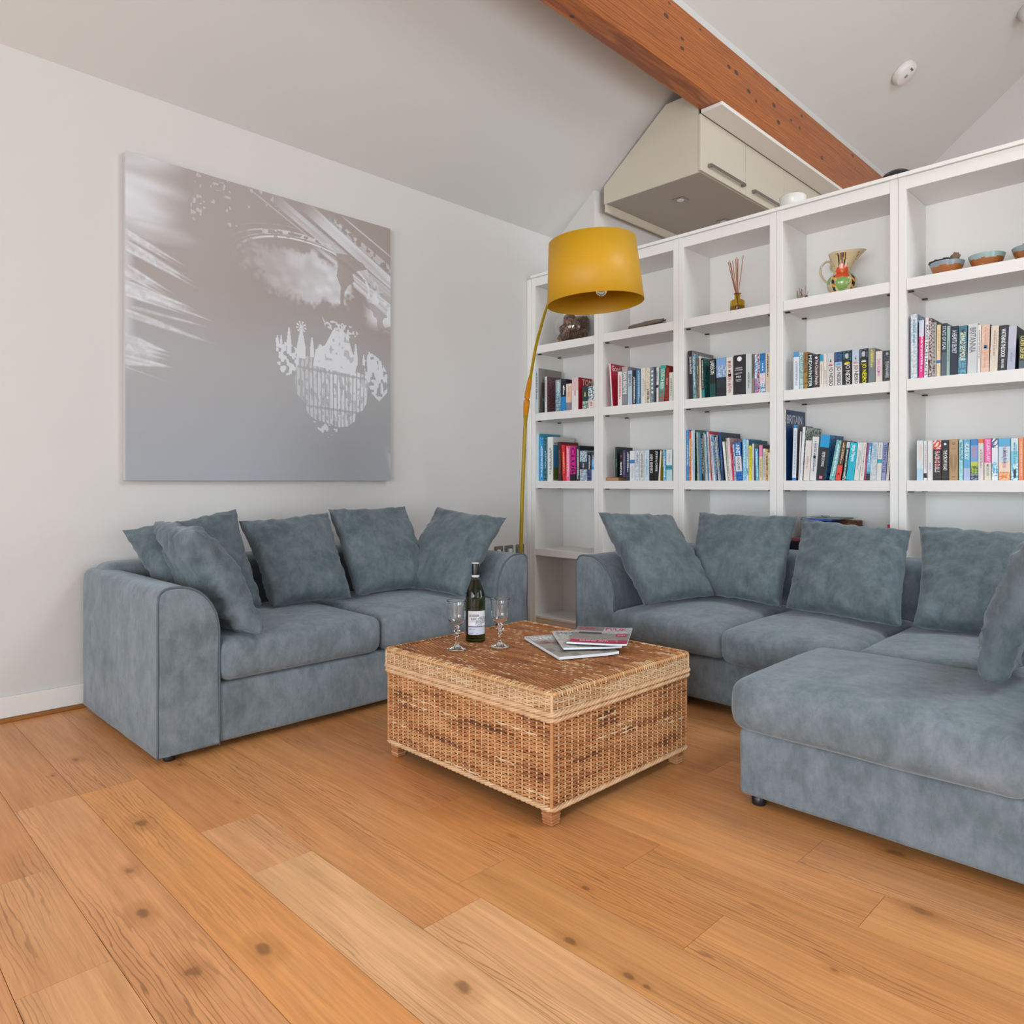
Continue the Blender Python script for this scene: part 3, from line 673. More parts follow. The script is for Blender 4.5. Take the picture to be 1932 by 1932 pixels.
mb.build('shade_carrier', M['steel'], shade)
mb = MB(); mb.smooth = True; mb.lathe([(.001, 2.181), (.203, 2.181), (.203, 2.185), (.001, 2.185)], sh.x, sh.y, 0, 48, M=tilt); mb.build('unseen_top_disc', M['yellow'], shade)  # unseen disc closing the shade top, put in to darken its inside
mb = MB(); mb.smooth = True; mb.lathe([(.001, 2.19), (.022, 2.19), (.022, 2.09), (.018, 2.08), (.001, 2.08)], sh.x, sh.y, 0, 20); mb.build('lamp_holder', M['white'], t)
mb = MB(); mb.smooth = True; mb.lathe([(.013, 2.08), (.016, 2.065), (.028, 2.03), (.034, 2.0), (.032, 1.975), (.022, 1.955), (.008, 1.947), (.001, 1.9455)], sh.x+.03, sh.y+.02, -.012, 24); mb.build('bulb', M['bulb'], t)

# ---------------------------------------------------------------- canvas picture
def picture():
    NA, NB = 540, 556; Wd, H = 1.553, 1.60
    a = (np.arange(NA)+.5)/NA; b = (np.arange(NB)+.5)/NB; A, B = np.meshgrid(a, b); rs = np.random.RandomState(5)
    def vn(fx, fy, seed, th=0, ox=0):
        r = np.random.RandomState(seed); g = r.rand(96, 96); c, s = math.cos(th), math.sin(th)
        X = ((A*c+B*s)*fx+40+ox) % 95; Y = ((-A*s+B*c)*fy+40) % 95; xi = X.astype(int); yi = Y.astype(int); u = X-xi; v = Y-yi; u = u*u*(3-2*u); v = v*v*(3-2*v)
        return (g[yi, xi]*(1-u)+g[yi, xi+1]*u)*(1-v)+(g[yi+1, xi]*(1-u)+g[yi+1, xi+1]*u)*v
    def ss(x, e0, e1): t_ = np.clip((x-e0)/(e1-e0), 0, 1); return t_*t_*(3-2*t_)
    def seg(x0, y0, x1, y1):
        dx, dy = x1-x0, y1-y0; L = math.hypot(dx, dy); tt = ((A-x0)*dx+(B-y0)*dy)/L/L; d = (-(A-x0)*dy+(B-y0)*dx)/L; return tt, d
    def poly(P):
        ins = np.zeros(A.shape, bool); n = len(P); j = n-1
        for i in range(n):
            xi, yi = P[i]; xj, yj = P[j]; cnd = ((yi > B) != (yj > B)) & (A < (xj-xi)*(B-yi)/((yj-yi) or 1e-9)+xi); ins ^= cnd; j = i
        return ins
    base0 = np.array(hx('9d918c')); base1 = np.array(hx('a09fa0')); base2 = np.array(hx('9fa2a8')); lt = np.array(hx('d5d7dc'))
    tb = ss(B+.12*(vn(3, 3, 1)-.5), .3, .6)[..., None]; tb2 = ss(B, .6, 1)[..., None]
    base = base0*(1-tb)+base1*tb; base = base*(1-tb2)+base2*tb2
    w = np.zeros(A.shape); n1 = vn(14, 60, 2); n2 = vn(40, 40, 3); n3 = vn(90, 90, 4)
    # cloudy upper left
    w = np.maximum(w, ss(.22-A+.14*(vn(5, 22, 6)-.5), 0, .16)*ss(.27-B+.04*n1, 0, .1)*(.45+.5*vn(6, 40, 7, .1)))
    w = np.maximum(w, ss(.035-A, 0, .035)*.5*ss(.72-B, 0, .2))
    # streaks on the left
    for (x0, y0, x1, y1, th, st) in ((0, .248, .20, .325, .018, .75), (0, .284, .21, .365, .022, .85), (0, .36, .17, .43, .024, .9), (0, .415, .25, .465, .030, .9), (0, .47, .28, .50, .010, .6), (0, .49, .25, .542, .016, .9), (0, .655, .14, .692, .006, .9), (0, .60, .13, .62, .055, .8)):
        tt, d = seg(x0, y0, x1, y1); rgd = vn(9, 150, int(100*y0)+8, math.atan2(y1-y0, x1-x0)); w = np.maximum(w, st*(tt > -.1)*ss(1-tt+.5*(rgd-.5), 0, .5)*ss(th*(1-.5*np.clip(tt, 0, 1))-abs(d), 0, .008)*(.25+.65*rgd+.35*n3*(n2 > .3)))
    # oval dome
    ex, ey = (A-.62)/.235, (B-.262)/.105; th_ = .30; u = ex*math.cos(th_)+ey*.35*math.sin(th_); v = -ex*.62*math.sin(th_)+ey*math.cos(th_); r = np.sqrt(u*u+v*v)
    w = np.maximum(w, ss(1-r+.25*(vn(26, 26, 12)-.5)+.25*(n2-.5)+.2*(n3-.5), 0, .35)*(.25+.65*ss(A, .42, .74))*(.6+.6*vn(30, 44, 13, .3)))
    for rad, wd, st in ((1.14, .035, .75), (1.22, .02, .5), (1.34, .028, .6), (1.5, .014, .3)):
        w = np.maximum(w, st*ss(wd-abs(r-rad), 0, .02)*(v < .1)*ss(A, .32, .5)*(.35+.9*(vn(60, 60, int(rad*50)) > .42)))
    w = np.maximum(w, .7*(abs(r-1.28) < .05)*(v < 0)*ss(A, .38, .5)*(n3 > .55))
    # diagonal mouldings upper right
    for (x0, y0, x1, y1, th, st) in ((.37, -.01, .67, .135, .004, .8), (.47, 0, 1.0, .265, .022, .55), (.60, 0, 1.02, .225, .026, .8), (.63, .13, 1.0, .31, .012, .85), (.70, .17, 1.0, .34, .02, .8), (.76, 0, 1.0, .11, .005, .85), (.70, .02, 1.0, .165, .018, .7)):
        tt, d = seg(x0, y0, x1, y1); rgd = vn(7, 120, int(x0*100)+31, math.atan2(y1-y0, x1-x0)); orn = (n3 > .45) if th == .018 else 1
        w = np.maximum(w, st*(tt > 0)*ss(tt, 0, .25)*ss(th-abs(d), 0, .006)*(.45+.75*rgd)*orn)
    w = np.maximum(w, .8*ss(A, .86, .93)*ss(.10-abs(B-.32-.1*(A-.9)), 0, .06)*(.35+.9*(n2 > .45)))
    # dark hook and stem
    hk = poly([(.75, .15), (.80, .145), (.87, .165), (.885, .185), (.84, .20), (.82, .215), (.83, .24), (.80, .265), (.785, .29), (.775, .385), (.765, .385), (.768, .27), (.75, .235), (.755, .20)])
    w[hk] *= .08
    tt, d = seg(.82, .22, .845, .30); w[(tt > 0) & (tt < 1) & (abs(d-.01) < .004)] *= .2
    # chandelier
    ch = np.zeros(A.shape)
    body = poly([(.579, .560), (.63, .548), (.70, .556), (.80, .575), (.901, .600), (.885, .70), (.868, .73), (.836, .742), (.83, .775), (.80, .795), (.757, .80), (.70, .785), (.655, .775), (.625, .755), (.618, .72), (.585, .69), (.576, .65)])
    crown = poly([(.735, .437), (.765, .43), (.80, .45), (.815, .50), (.84, .56), (.83, .60), (.65, .58), (.66, .52), (.70, .50)])
    lines = (np.sin((A-.74)*(150+30*(B-.6))*2*PI/2.6) > -.35) & (vn(150, 34, 44) > .30); beads = vn(110, 60, 45)
    ch = np.maximum(ch, body*np.where(lines, .95, .25)*(.55+.6*ss(A, .60, .80))*np.where(beads > .28, 1, .4))
    ch = np.maximum(ch, crown*np.where(vn(80, 80, 46) > .25, .98, .4))
    for y0, amp in ((.735, .008), (.60, .004)): ch[(abs(B-y0-.06*(A-.74)) < .0045) & body] *= .3
    bas = poly([(.685, .39), (.70, .415), (.73, .405), (.80, .41), (.83, .42), (.85, .44), (.83, .455), (.80, .462), (.73, .44), (.70, .43)]); ch = np.maximum(ch, bas*(vn(120, 120, 47) > .5)*.8)
    tip = poly([(.65, .782), (.77, .80), (.755, .815), (.715, .84), (.67, .81)]); ch = np.maximum(ch, tip*(vn(100, 120, 48) > .58)*.85)
    for P, q in (([(.50, .50), (.56, .515), (.59, .53), (.59, .58), (.57, .62), (.53, .63), (.505, .585)], .5), ([(.87, .52), (.91, .505), (.95, .525), (.985, .575), (.985, .65), (.945, .69), (.91, .66), (.88, .60)], .38)):
        ch = np.maximum(ch, poly(P)*(vn(95, 80, int(q*100)) > q)*.9)
    for x, y0, y1, wd in ((.507, .49, .53, .006), (.521, .485, .53, .005), (.552, .455, .55, .010), (.601, .455, .56, .017), (.645, .478, .55, .008), (.68, .50, .56, .02), (.835, .478, .56, .009), (.872, .515, .555, .006), (.898, .50, .57, .009), (.925, .52, .58, .014), (.952, .53, .60, .012)):
        ch = np.maximum(ch, .95*((abs(A-x) < wd*np.clip((B-y0)/(y1-y0)*1.3+.25, 0, 1)) & (B > y0) & (B < y1)))
    rs_ = np.sqrt((A-.601)**2+(B-.447)**2); an = np.arctan2(B-.447, A-.601); ch = np.maximum(ch, .95*(rs_ < .014+.007*np.sign(np.sin(9*an))))
    w = np.maximum(w*(1-.9*(ch > .2)), ch)
    w = np.maximum(w, .7*ss(A+.35*(1-B), 1.0, 1.04)*ss(B, .84, .95)*(vn(30, 60, 60, .7) > .35))
    w = np.maximum(w, .35*(n3 > .72)*(vn(7, 9, 61) > .6)*(A > .2)*(A < .55)*(B < .25)*(n2 > .5))
    w = np.clip(w, 0, 1)[..., None]; rgb = base*(1-w)+lt*w
    V = [(0.0, Wd*(i/NA), H*(1-j/NB)) for j in range(NB+1) for i in range(NA+1)]
    me = bpy.data.meshes.new('printed_canvas'); idx = np.arange((NA+1)*(NB+1)).reshape(NB+1, NA+1)
    F = np.stack([idx[:-1, :-1], idx[1:, :-1], idx[1:, 1:], idx[:-1, 1:]], -1).reshape(-1, 4)
    me.from_pydata(V, [], F.tolist()); ca = me.color_attributes.new('Col', 'FLOAT_COLOR', 'CORNER')
    ca.data.foreach_set('color', np.repeat(np.concatenate([rgb.reshape(-1, 3), np.ones((NA*NB, 1))], 1), 4, axis=0).astype(np.float32).ravel())
    me.materials.append(attrmat('canvas_print', .38, amt=0, bump=.15, sc=200)); return me
t = empty('canvas_picture', (.002, -2.846, 1.066), 'large square canvas print of a chandelier on the left wall', 'picture')
mb = MB(); mb.bbox(0, .0365, 0, 1.553, 0, 1.60, .003); mb.build('canvas_edge', painted('primed_canvas', 'b9b7b2', .7, .03, 60), t)
po = bpy.data.objects.new('printed_canvas', picture()); COL.objects.link(po); po.parent = t; po.location = (.038, 0, 0)

# ---------------------------------------------------------------- wine bottle
TZ = .4225
t = empty('wine_bottle', (1.674, -2.035, TZ), 'full green glass white wine bottle with black cap standing on the rattan table', 'bottle')
bp = [(.001, .004), (.028, .002), (.036, 0), (.0395, .004), (.040, .012), (.040, .155), (.0385, .175), (.032, .205), (.022, .232), (.0165, .25), (.0145, .265), (.0143, .30), (.001, .30)]
bp = [(p.x, p.y) for p in catmull([Vector((a, b, 0)) for a, b in bp[:12]], 4)]+[(.001, .30)]
mb = MB(); mb.smooth = True; mb.lathe(bp, seg=48); mb.build('glass', M['bottle'], t)
mb = MB(); mb.smooth = True; mb.lathe([(.0150, .262), (.0153, .264), (.0153, .305), (.0148, .308), (.001, .3085)], seg=32); cp = mb.build('screw_cap', plain('black_foil', '15161a', .3), t)
mb = MB(); mb.smooth = True; mb.lathe([(.0149, .3085), (.0149, .3105), (.001, .311)], seg=32); mb.build('cap_disc', M['white'], cp)
mb = MB(); mb.smooth = True; mb.lathe([(.0156, .240+.003), (.0158, .244), (.0156, .262)], seg=32); mb.build('neck_band', plain('grey_paper', 'c6c6c8', .5), t)
def wrap(R, c0, ax, z):
    return lambda a: Vector((R*math.cos(c0+a), R*math.sin(c0+a), z))
c0 = math.radians(-31); R = .0404; mb = MB(); mb.smooth = True
def patch(mb, a0, a1, z0, z1, R, col, n=14):
    for i in range(n):
        u, v = a0+(a1-a0)*i/n, a0+(a1-a0)*(i+1)/n
        f = lambda a, z: (R*math.cos(c0+a), R*math.sin(c0+a), z)
        mb.quad(f(u, z0), f(v, z0), f(v, z1), f(u, z1), col)
patch(mb, -.98, .98, .061, .122, R, hx('e4e4ea')); patch(mb, -.98, .98, .058, .061, R, hx('17171c')); patch(mb, -.98, .98, .028, .058, R, hx('c2c6d6')); lb = mb.build('label', M['print'], t)
mb = MB()
def wt(s, a0, a1, z0, z1, col):
    put_text(mb, s, lambda a, b: (lambda an: (.0407*math.cos(an), .0407*math.sin(an), z0+(z1-z0)*b))(c0+a0+(a1-a0)*a), col)
wt('SAUVIGNON', -.86, .16, .0985, .1085, hx('1c1c22')); wt('BLANC', -.64, -.06, .0855, .0955, hx('1c1c22')); wt('SOUTH ISLAND', -.66, -.02, .0795, .0825, hx('9a9aa4')); wt('CRISP & DRY', -.86, -.2, .046, .050, hx('3a3a44')); wt('MALBROUGH', -.86, -.42, .032, .0355, hx('2a2a32')); wt('75', -.1, .05, .032, .035, hx('2a2a32'))
for k in range(7):
    a_ = .62; rr2 = .004+.0042*k
    for i in range(22):
        an = PI*.15+PI*1.2*i/22; 
        if (i*7+k*3) % 5 == 0: continue
        f = lambda r, q: (lambda A_: (.0407*math.cos(A_), .0407*math.sin(A_), .068+r*math.sin(q)))(c0+.52+r/.0404*math.cos(q)*.9)
        u, v = an, an+PI*1.2/22*.8
        pz = [f(rr2, u), f(rr2+.0022, u), f(rr2+.0022, v), f(rr2, v)]
        if max(p[2] for p in pz) < .1215 and min(p[2] for p in pz) > .0615 and c0+.52+rr2/.0404*math.cos(an)*.9 < c0+.96: mb.quad(*pz, col=hx('2c3550'))
mb.build('lettering', M['print'], lb)

# ---------------------------------------------------------------- wine glasses
def wine_glass():
    t = empty('wine_glass', (0, 0, 0), 'x', 'glass', 'cut crystal wine glasses')
    mb = MB(); mb.smooth = True
    mb.lathe([(.001, .0), (.034, .0), (.0365, .0015), (.0362, .003), (.022, .007), (.011, .013), (.0065, .022), (.001, .024)], seg=32); mb.build('foot', M['glass'], t)
    mb = MB(); mb.smooth = False
    mb.lathe([(.001, .0215), (.0062, .0215), (.0052, .034), (.0058, .048), (.0085, .052), (.0052, .056), (.006, .059), (.0125, .066), (.0135, .0695), (.0125, .073), (.006, .079), (.0075, .082), (.009, .085), (.006, .088), (.001, .0885)], seg=10); mb.build('stem', M['glass'], t)
    mb = MB(); mb.smooth = True
    o = [(.001, .0885), (.012, .0905), (.024, .0985), (.031, .112), (.0335, .128), (.033, .15), (.0345, .172), (.0385, .186)]
    o = [(p.x, p.y) for p in catmull([Vector((a, b, 0)) for a, b in o], 4)]; i_ = [(max(.001, r-.0014), z+(.0016 if r < .03 else 0)) for r, z in o[::-1]]
    mb.lathe(o+i_, seg=48, wf=lambda a, z: 1+(.012*math.cos(12*a) if .1 < z < .165 else 0)); mb.build('bowl', M['glass'], t); return t
g = wine_glass(); g.location = (1.748, -2.197, TZ); g['label'] = 'empty stemmed crystal wine glass left of the wine bottle'
g2 = copy_tree(g); g2.location = (1.833, -2.05, TZ); g2['label'] = 'empty stemmed crystal wine glass right of the wine bottle'

# ---------------------------------------------------------------- magazines on the table
def magazine(cx, cy, z, w, h, rz, th, label, draw):
    """x along width, y along height, origin at the centre"""
    t = empty('magazine', (cx, cy, z), label, 'magazine', 'magazines on the rattan table', rz)
    mb = MB(); n = 8
    def zz(x, y): return .004*max(0, (y/h)*2-.4)**2+.006*max(0, (x/w)*2-.3)**2
    for zo, fl in ((0, -1), (th, 1)):
        b = len(mb.v)
        for j in range(n+1):
            for i in range(n+1): x = -w/2+w*i/n; y = -h/2+h*j/n; mb.v.append((x, y, zo+zz(x, y)))
        for j in range(n):
            for i in range(n):
                q = [b+j*(n+1)+i, b+j*(n+1)+i+1, b+(j+1)*(n+1)+i+1, b+(j+1)*(n+1)+i]
                cc = hx('d8dade') if fl < 0 else draw((i+.5)/n, (j+.5)/n); mb.face(q if fl > 0 else q[::-1], cc, mixc(cc, hx('8a8680'), .55) if fl > 0 else None)
    cv = mb.build('cover', M['printed'], t)
    mb = MB(); b = .002
    N1 = 16; P1 = [(-w/2+w*i/N1, -h/2) for i in range(N1)]+[(w/2, -h/2+h*i/N1) for i in range(N1)]+[(w/2-w*i/N1, h/2) for i in range(N1)]+[(-w/2, h/2-h*i/N1) for i in range(N1)]
    for i in range(len(P1)):
        p, q = P1[i], P1[(i+1) % len(P1)]; f = .997; p = (p[0]*f, p[1]*f); q = (q[0]*f, q[1]*f)
        mb.quad((p[0], p[1], zz(*p)), (q[0], q[1], zz(*q)), (q[0], q[1], th+zz(*q)), (p[0], p[1], th+zz(*p)))
    mb.build('pages', painted('glossy_pages', 'dfe2e8', .4, .05, 300), t)
    return t, (lambda mb, s, x0, x1, y0, y1, col: put_text(mb, s, lambda a, c: (lambda x, y: (x, y, th+.0007+zz(x, y)))(-w/2+w*(x0+(x1-x0)*a), -h/2+h*(y0+(y1-y0)*c)), hx(col))), (lambda mb, x0, x1, y0, y1, col: [mb.quad(*[(x, y, th+.0005+max(zz(xa, ya) for xa, ya in ((-w/2+w*(x0+(x1-x0)*i/6), -h/2+h*y0), (-w/2+w*(x0+(x1-x0)*(i+1)/6), -h/2+h*y1)))) for x, y in ((-w/2+w*(x0+(x1-x0)*i/6), -h/2+h*y0), (-w/2+w*(x0+(x1-x0)*(i+1)/6), -h/2+h*y0), (-w/2+w*(x0+(x1-x0)*(i+1)/6), -h/2+h*y1), (-w/2+w*(x0+(x1-x0)*i/6), -h/2+h*y1))], col=hx(col)) for i in range(6)])
def d1(u, v): return hx('c9c8c4') if v > .75 else hx('a39c92') if (u+v) % .5 < .3 else hx('77716a')
def d2(u, v): return hx('cfcdc9') if v > .7 or u < .25 else hx('9a958c') if v > .4 else hx('b5b2ac')
def d3(u, v): return hx('6f6a66') if v > .7 and u < .55 else hx('bfc0c4') if v > .62 else hx('8e8880') if v > .3 else hx('a8a49e')
t1, tx, rc = magazine(2.022, -1.859, TZ, .24, .36, math.radians(64.5), .010, 'white-edged glossy magazine lying lowest of the three on the rattan table', d1)
M1 = Matrix.Rotation(0, 4, 'Z')
mb = MB(); tx(mb, 'LIVING', .05, .5, .80, .94, 'f0f0ee'); tx(mb, 'SUMMER ISSUE', .05, .42, .60, .66, 'c04050'); mb.build('lettering', M['print'], t1)
t2, tx, rc = magazine(2.044, -1.79, TZ+.017, .22, .30, math.radians(50), .007, 'pale glossy magazine, middle one of the three on the rattan table', d2)
mb = MB(); tx(mb, 'Style', .04, .4, .78, .94, '7a7a84'); mb.build('lettering', M['print'], t2)
t3, tx, rc = magazine(2.085, -1.745, TZ+.031, .225, .30, math.radians(32), .006, 'magazine with red masthead and red banner, topmost on the rattan table', d3)
mb = MB(); rc(mb, .04, .99, .03, .2, 'b8184c'); rc(mb, .76, .95, .44, .58, 'b8184c'); rc(mb, .1, .5, .55, .66, '3a3634')
tx(mb, 'TAK', .04, .36, .8, .95, 'c02050'); tx(mb, 'TVUK', .5, .92, .8, .95, 'c02050'); tx(mb, 'EASING INTO', .2, .72, .10, .17, 'f0e0e4'); tx(mb, 'AUTUMN', .74, .95, .08, .16, 'f0e0e4'); tx(mb, 'HOMES', .8, .92, .48, .54, 'f4e4e8')
mb.build('lettering', M['print'], t3)

# ---------------------------------------------------------------- ornaments on the top shelves (shelf surface z = 2.0865)
SZ = 2.0867
t = empty('glass_fish_bowl', (.335, .165, SZ), 'round clear glass bowl filled with pine cones behind the lamp shade', 'bowl')
o = [(.001, .0), (.06, .0), (.10, .02), (.14, .07), (.152, .12), (.145, .17), (.12, .215), (.095, .235), (.10, .243)]
o = [(p.x, p.y) for p in catmull([Vector((a, b, 0)) for a, b in o], 4)]
mb = MB(); mb.smooth = True; mb.lathe(o+[(max(.001, r-.003), z+(.003 if z < .02 else 0)) for r, z in o[::-1]], seg=48); mb.build('glass', M['glass'], t)
def cone_mesh(k):
    mb = MB(); mb.ellipsoid((0, 0, 0), (.024, .024, .036), hx('6a4632'), 10, 8); r = random.Random(k)
    for i in range(95):
        f = i/94; z = -.036+.072*f; a = i*2.39996; rad = .034*math.sin(PI*(.12+.80*f))**.7+.004; ln = .013
        d = Vector((math.cos(a), math.sin(a), .35)).normalized(); s = Vector((-math.sin(a), math.cos(a), 0)); p = Vector((rad*.75*math.cos(a), rad*.75*math.sin(a), z)); c = mixc(hx('85604a'), hx('c49a78'), r.random())
        n0 = len(mb.v); u = Vector((0, 0, 1)); e = p+d*ln
        mb.v += [tuple(p-s*.006), tuple(p+s*.006), tuple(e+s*.0075), tuple(e+u*.004), tuple(e-s*.0075), tuple(e-u*.002)]
        for q in ((0, 1, 2, 3, 4), (0, 4, 5), (0, 5, 1), (1, 5, 2), (2, 5, 3), (3, 5, 4)): mb.face([n0+x for x in q], c)
    return mb
c0_ = cone_mesh(1).build('pine_cone', M['organic'], None); pos = [(.0, -.075, .055, 1.2, .2, 'at the front centre low down'), (-.075, -.04, .11, .4, 1.4, 'at the left side halfway up'), (.075, -.04, .065, 1.9, .9, 'at the lower right'), (.015, -.085, .135, 1.3, -.3, 'facing out at mid height'), (-.06, -.065, .045, .8, 2.2, 'at the lower left'), (.07, -.03, .145, .3, .6, 'at the right side high up'), (-.03, -.02, .185, 1.5, 1.2, 'on top towards the left'), (.02, .06, .07, .5, .4, 'at the back low down'), (-.04, .06, .14, 1.1, 2.0, 'at the back left'), (.05, .05, .16, .2, .1, 'at the back right'), (.0, .0, .11, .9, .5, 'in the middle')]
for i, (x, y, z, a, b, lb_) in enumerate(pos):
    o = c0_ if i == 0 else c0_.copy()
    if i: COL.objects.link(o)
    o.location = (.335+x*.93, .165+y*.93, SZ+z); o.rotation_euler = (a, b, i); o.scale = (1.12,)*3
    tag(o, 'brown pine cone in the glass bowl, '+lb_, 'pine cone', 'pine cones in the glass bowl')
# driftwood
mb = MB(); r = random.Random(4)
for i in range(7):
    a = Vector((.02+r.uniform(0, .05), -.035+.012*i, .012+.009*(i % 3))); b = Vector((.31-r.uniform(0, .12), -.03+.010*i, .014+.010*((i+1) % 3)))
    pts = [a.lerp(b, k/8)+Vector((0, 0, .004*noise.noise(Vector((k*.6, i, 0)))+.004)) for k in range(9)]
    mb.smooth = True; mb.tube(pts, lambda s: .005+.0075*math.sin(PI*min(1, s*1.05+.02))**.5, 7, mixc(hx('6a5a4e'), hx('a8968a'), r.random()))
o = mb.build('driftwood', M['organic'], None); o.location = (.885, .075, SZ); tag(o, 'grey weathered driftwood bundle lying on the top shelf beside the lamp shade', 'driftwood')
# reed diffuser
t = empty('reed_diffuser', (1.684, .1, SZ), 'small amber glass reed diffuser on the top shelf of the third bay', 'reed diffuser')
o = [(.001, .0), (.041, 0), (.0435, .003), (.0435, .068), (.040, .077), (.026, .084), (.018, .088), (.017, .114), (.022, .117), (.022, .120), (.0145, .121)]
mb = MB(); mb.smooth = True; mb.lathe(o+[(.0145, .1), (.0145, .088), (.024, .081), (.038, .074), (.0405, .066), (.0405, .004), (.001, .004)], seg=32); mb.build('glass_bottle', M['amber'], t)
mb = MB(); mb.smooth = True; mb.lathe([(.001, .0045), (.040, .0045), (.040, .040), (.001, .040)], seg=24); mb.build('oil', glassmat('scented_oil', (.85, .6, .12), 0, 1.4), t)
for i, (dx, dy, ln) in enumerate(((-.062, .0, .33), (-.052, .012, .325), (-.047, -.01, .332), (-.038, .01, .335), (-.012, .0, .34), (-.004, .014, .34), (.002, -.01, .345), (.036, .004, .35))):
    mb = MB(); top = Vector((dx, dy, ln-.005)); bot = Vector((-dx*.25, -dy*.3, .012)); mb.tube([bot, top], .0022, 6, mixc(hx('b9744e'), hx('c98a66'), i/8)); mb.build('reed', M['organic'], t)
# painted jug
t = empty('jug', (2.29, .14, SZ), 'hand-painted cream jug with orange flower on the top shelf', 'jug')
jp = [(.001, .0), (.036, .0), (.044, .004), (.066, .03), (.0775, .062), (.076, .09), (.062, .112), (.048, .125), (.046, .14), (.050, .165), (.058, .195), (.066, .222), (.071, .238)]
jp = [(p.x, p.y) for p in catmull([Vector((a, b, 0)) for a, b in jp], 5)]
va = math.atan2(-4.14, 1.57)
def jf(a, z):
    d = math.cos(a-0.12); s = 0
    if z > .13: s = max(0, d)**5*.75*((z-.13)/.108)**1.5
    return 1+s
def jc(a, s, z):
    x = ((a-va+PI) % (2*PI)-PI); cream = hx('cdbb92'); g_ = hx('7fa456'); bk = hx('1c1a1e'); og = hx('d4501c'); ol = hx('d9a040')
    fx, fz = x*.062, z-.128
    for pa in range(5):
        an = PI/2+2*PI*pa/5; px, pz = x*0+.027*math.cos(an), .025*math.sin(an)
        if (fx-px)**2+(fz-pz)**2 < .0185**2: return hx('d8481a') if pa else hx('e26a42')
    if fx*fx+fz*fz < .011**2: return ol
    if z > .155 and abs(x) < .42: 
        if abs(abs(x)-.21+(.22-z)*2.0) < .05: return ol
        return bk if abs(x) < .33 else cream
    if z < .105 and -.45 < x < .55 and (x-.02)**2/.2+(z-.06)**2/.0022 < 1: return g_
    if z < .11 and (abs(x+.62) < .13 or (.72 < x < 1.0)): return bk if math.sin(z*160+x*6) > -.3 else ol
    if (x+1.05)**2/.05+(z-.085)**2/.0006 < 1 or (x-.85)**2/.08+(z-.115)**2/.0002 < 1: return g_
    if z > .13 and abs(math.sin(x*4.2+(z-.13)*22)) < .12: return hx('b87a34')
    if z < .12 and abs(math.sin(x*3.2-z*30)) < .08: return hx('b87a34')
    return cream
inner = [(max(.001, r_-.004), z_) for r_, z_ in jp[::-1] if z_ > .02]+[(.001, .02)]
mb = MB(); mb.smooth = True; mb.lathe(jp+inner, seg=84, colf=lambda a, s, z: jc(a, s, z) if s < .52 else hx('cfc2a4'), wf=jf); mb.build('body', M['ceramic'], t)
hp = catmull([(-.048, 0, .175), (-.040, 0, .182), (-.050, 0, .197), (-.066, 0, .21), (-.09, 0, .208), (-.115, 0, .19), (-.122, 0, .158), (-.108, 0, .125), (-.088, 0, .095), (-.073, 0, .078)], 6)
hp = catmull([(-.050, 0, .160), (-.058, 0, .157), (-.062, 0, .172), (-.060, 0, .195), (-.072, 0, .208), (-.092, 0, .208), (-.113, 0, .190), (-.120, 0, .158), (-.106, 0, .122), (-.088, 0, .098), (-.070, 0, .080)], 6)
mb = MB(); mb.smooth = True; mb.tube(hp, .0058, 10, hx('c4b494')); mb.build('handle', M['ceramic'], t)
# twig ornament
t = empty('twig_ornament', (2.085, .085, SZ), 'tiny brown twig ornament left of the painted jug', 'ornament')
for i, (dx, dx2, h_, c_) in enumerate(((-.016, -.02, .062, '6a5a50'), (-.01, -.008, .075, 'a87868'), (.0, .002, .07, '5a4038'), (.01, .004, .066, 'b08878'), (.02, .022, .085, 'b89080'), (.004, -.012, .06, '7a5a50'))):
    mb = MB(); mb.tube([(dx*.6, .004*i-.01, 0), (dx, .004*i-.01, h_*.5), (dx2, .004*i-.01, h_)], lambda s: .0028-.001*s, 6, hx(c_)); mb.build('twig', M['organic'], t)
mb = MB(); mb.smooth = True; mb.ellipsoid((.034, -.01, .014), (.009, .008, .014), hx('26302e'), 12, 8); mb.tube([(.034, -.01, .025), (.046, -.01, .05)], .0009, 5, hx('3a3a3a')); mb.build('dark_bead', M['organic'], t)
# pottery bowls
def bowl(x, label, wavy, rim):
    t = empty('pottery_bowl', (x, .15, SZ), label, 'bowl', 'pottery bowls on the top shelf of the fifth bay')
    o = [(.001, .0), (.046, 0), (.049, .003), (.058, .022), (.069, .048), (.0775, .074), (.078, .0775), (.076, .079)]
    o = [(p.x, p.y) for p in catmull([Vector((a, b, 0)) for a, b in o], 6)]
    i_ = [(.073, .074), (.063, .048), (.05, .022), (.04, .008), (.001, .006)]
    n_ = len(o)/(len(o)+len(i_)-1)
    mb = MB(); mb.smooth = True; mb.lathe(o+i_, seg=56, colf=lambda a, s, z: hx(rim) if s > n_ or z > .056+wavy*math.sin(2*a+1)+.002*math.sin(7*a) else hx('a86432')); mb.build('body', M['ceramic'], t); return t
bowl(2.803, 'terracotta bowl with grey-blue glazed rim full of dark pebbles', .0015, '8e9ca4'); bowl(2.975, 'empty terracotta bowl with pale aqua glazed rim, between two others', .003, '9cb8b8'); bowl(3.155, 'terracotta bowl with grey-blue rim at the right edge of the photo', .003, '93a8ac')
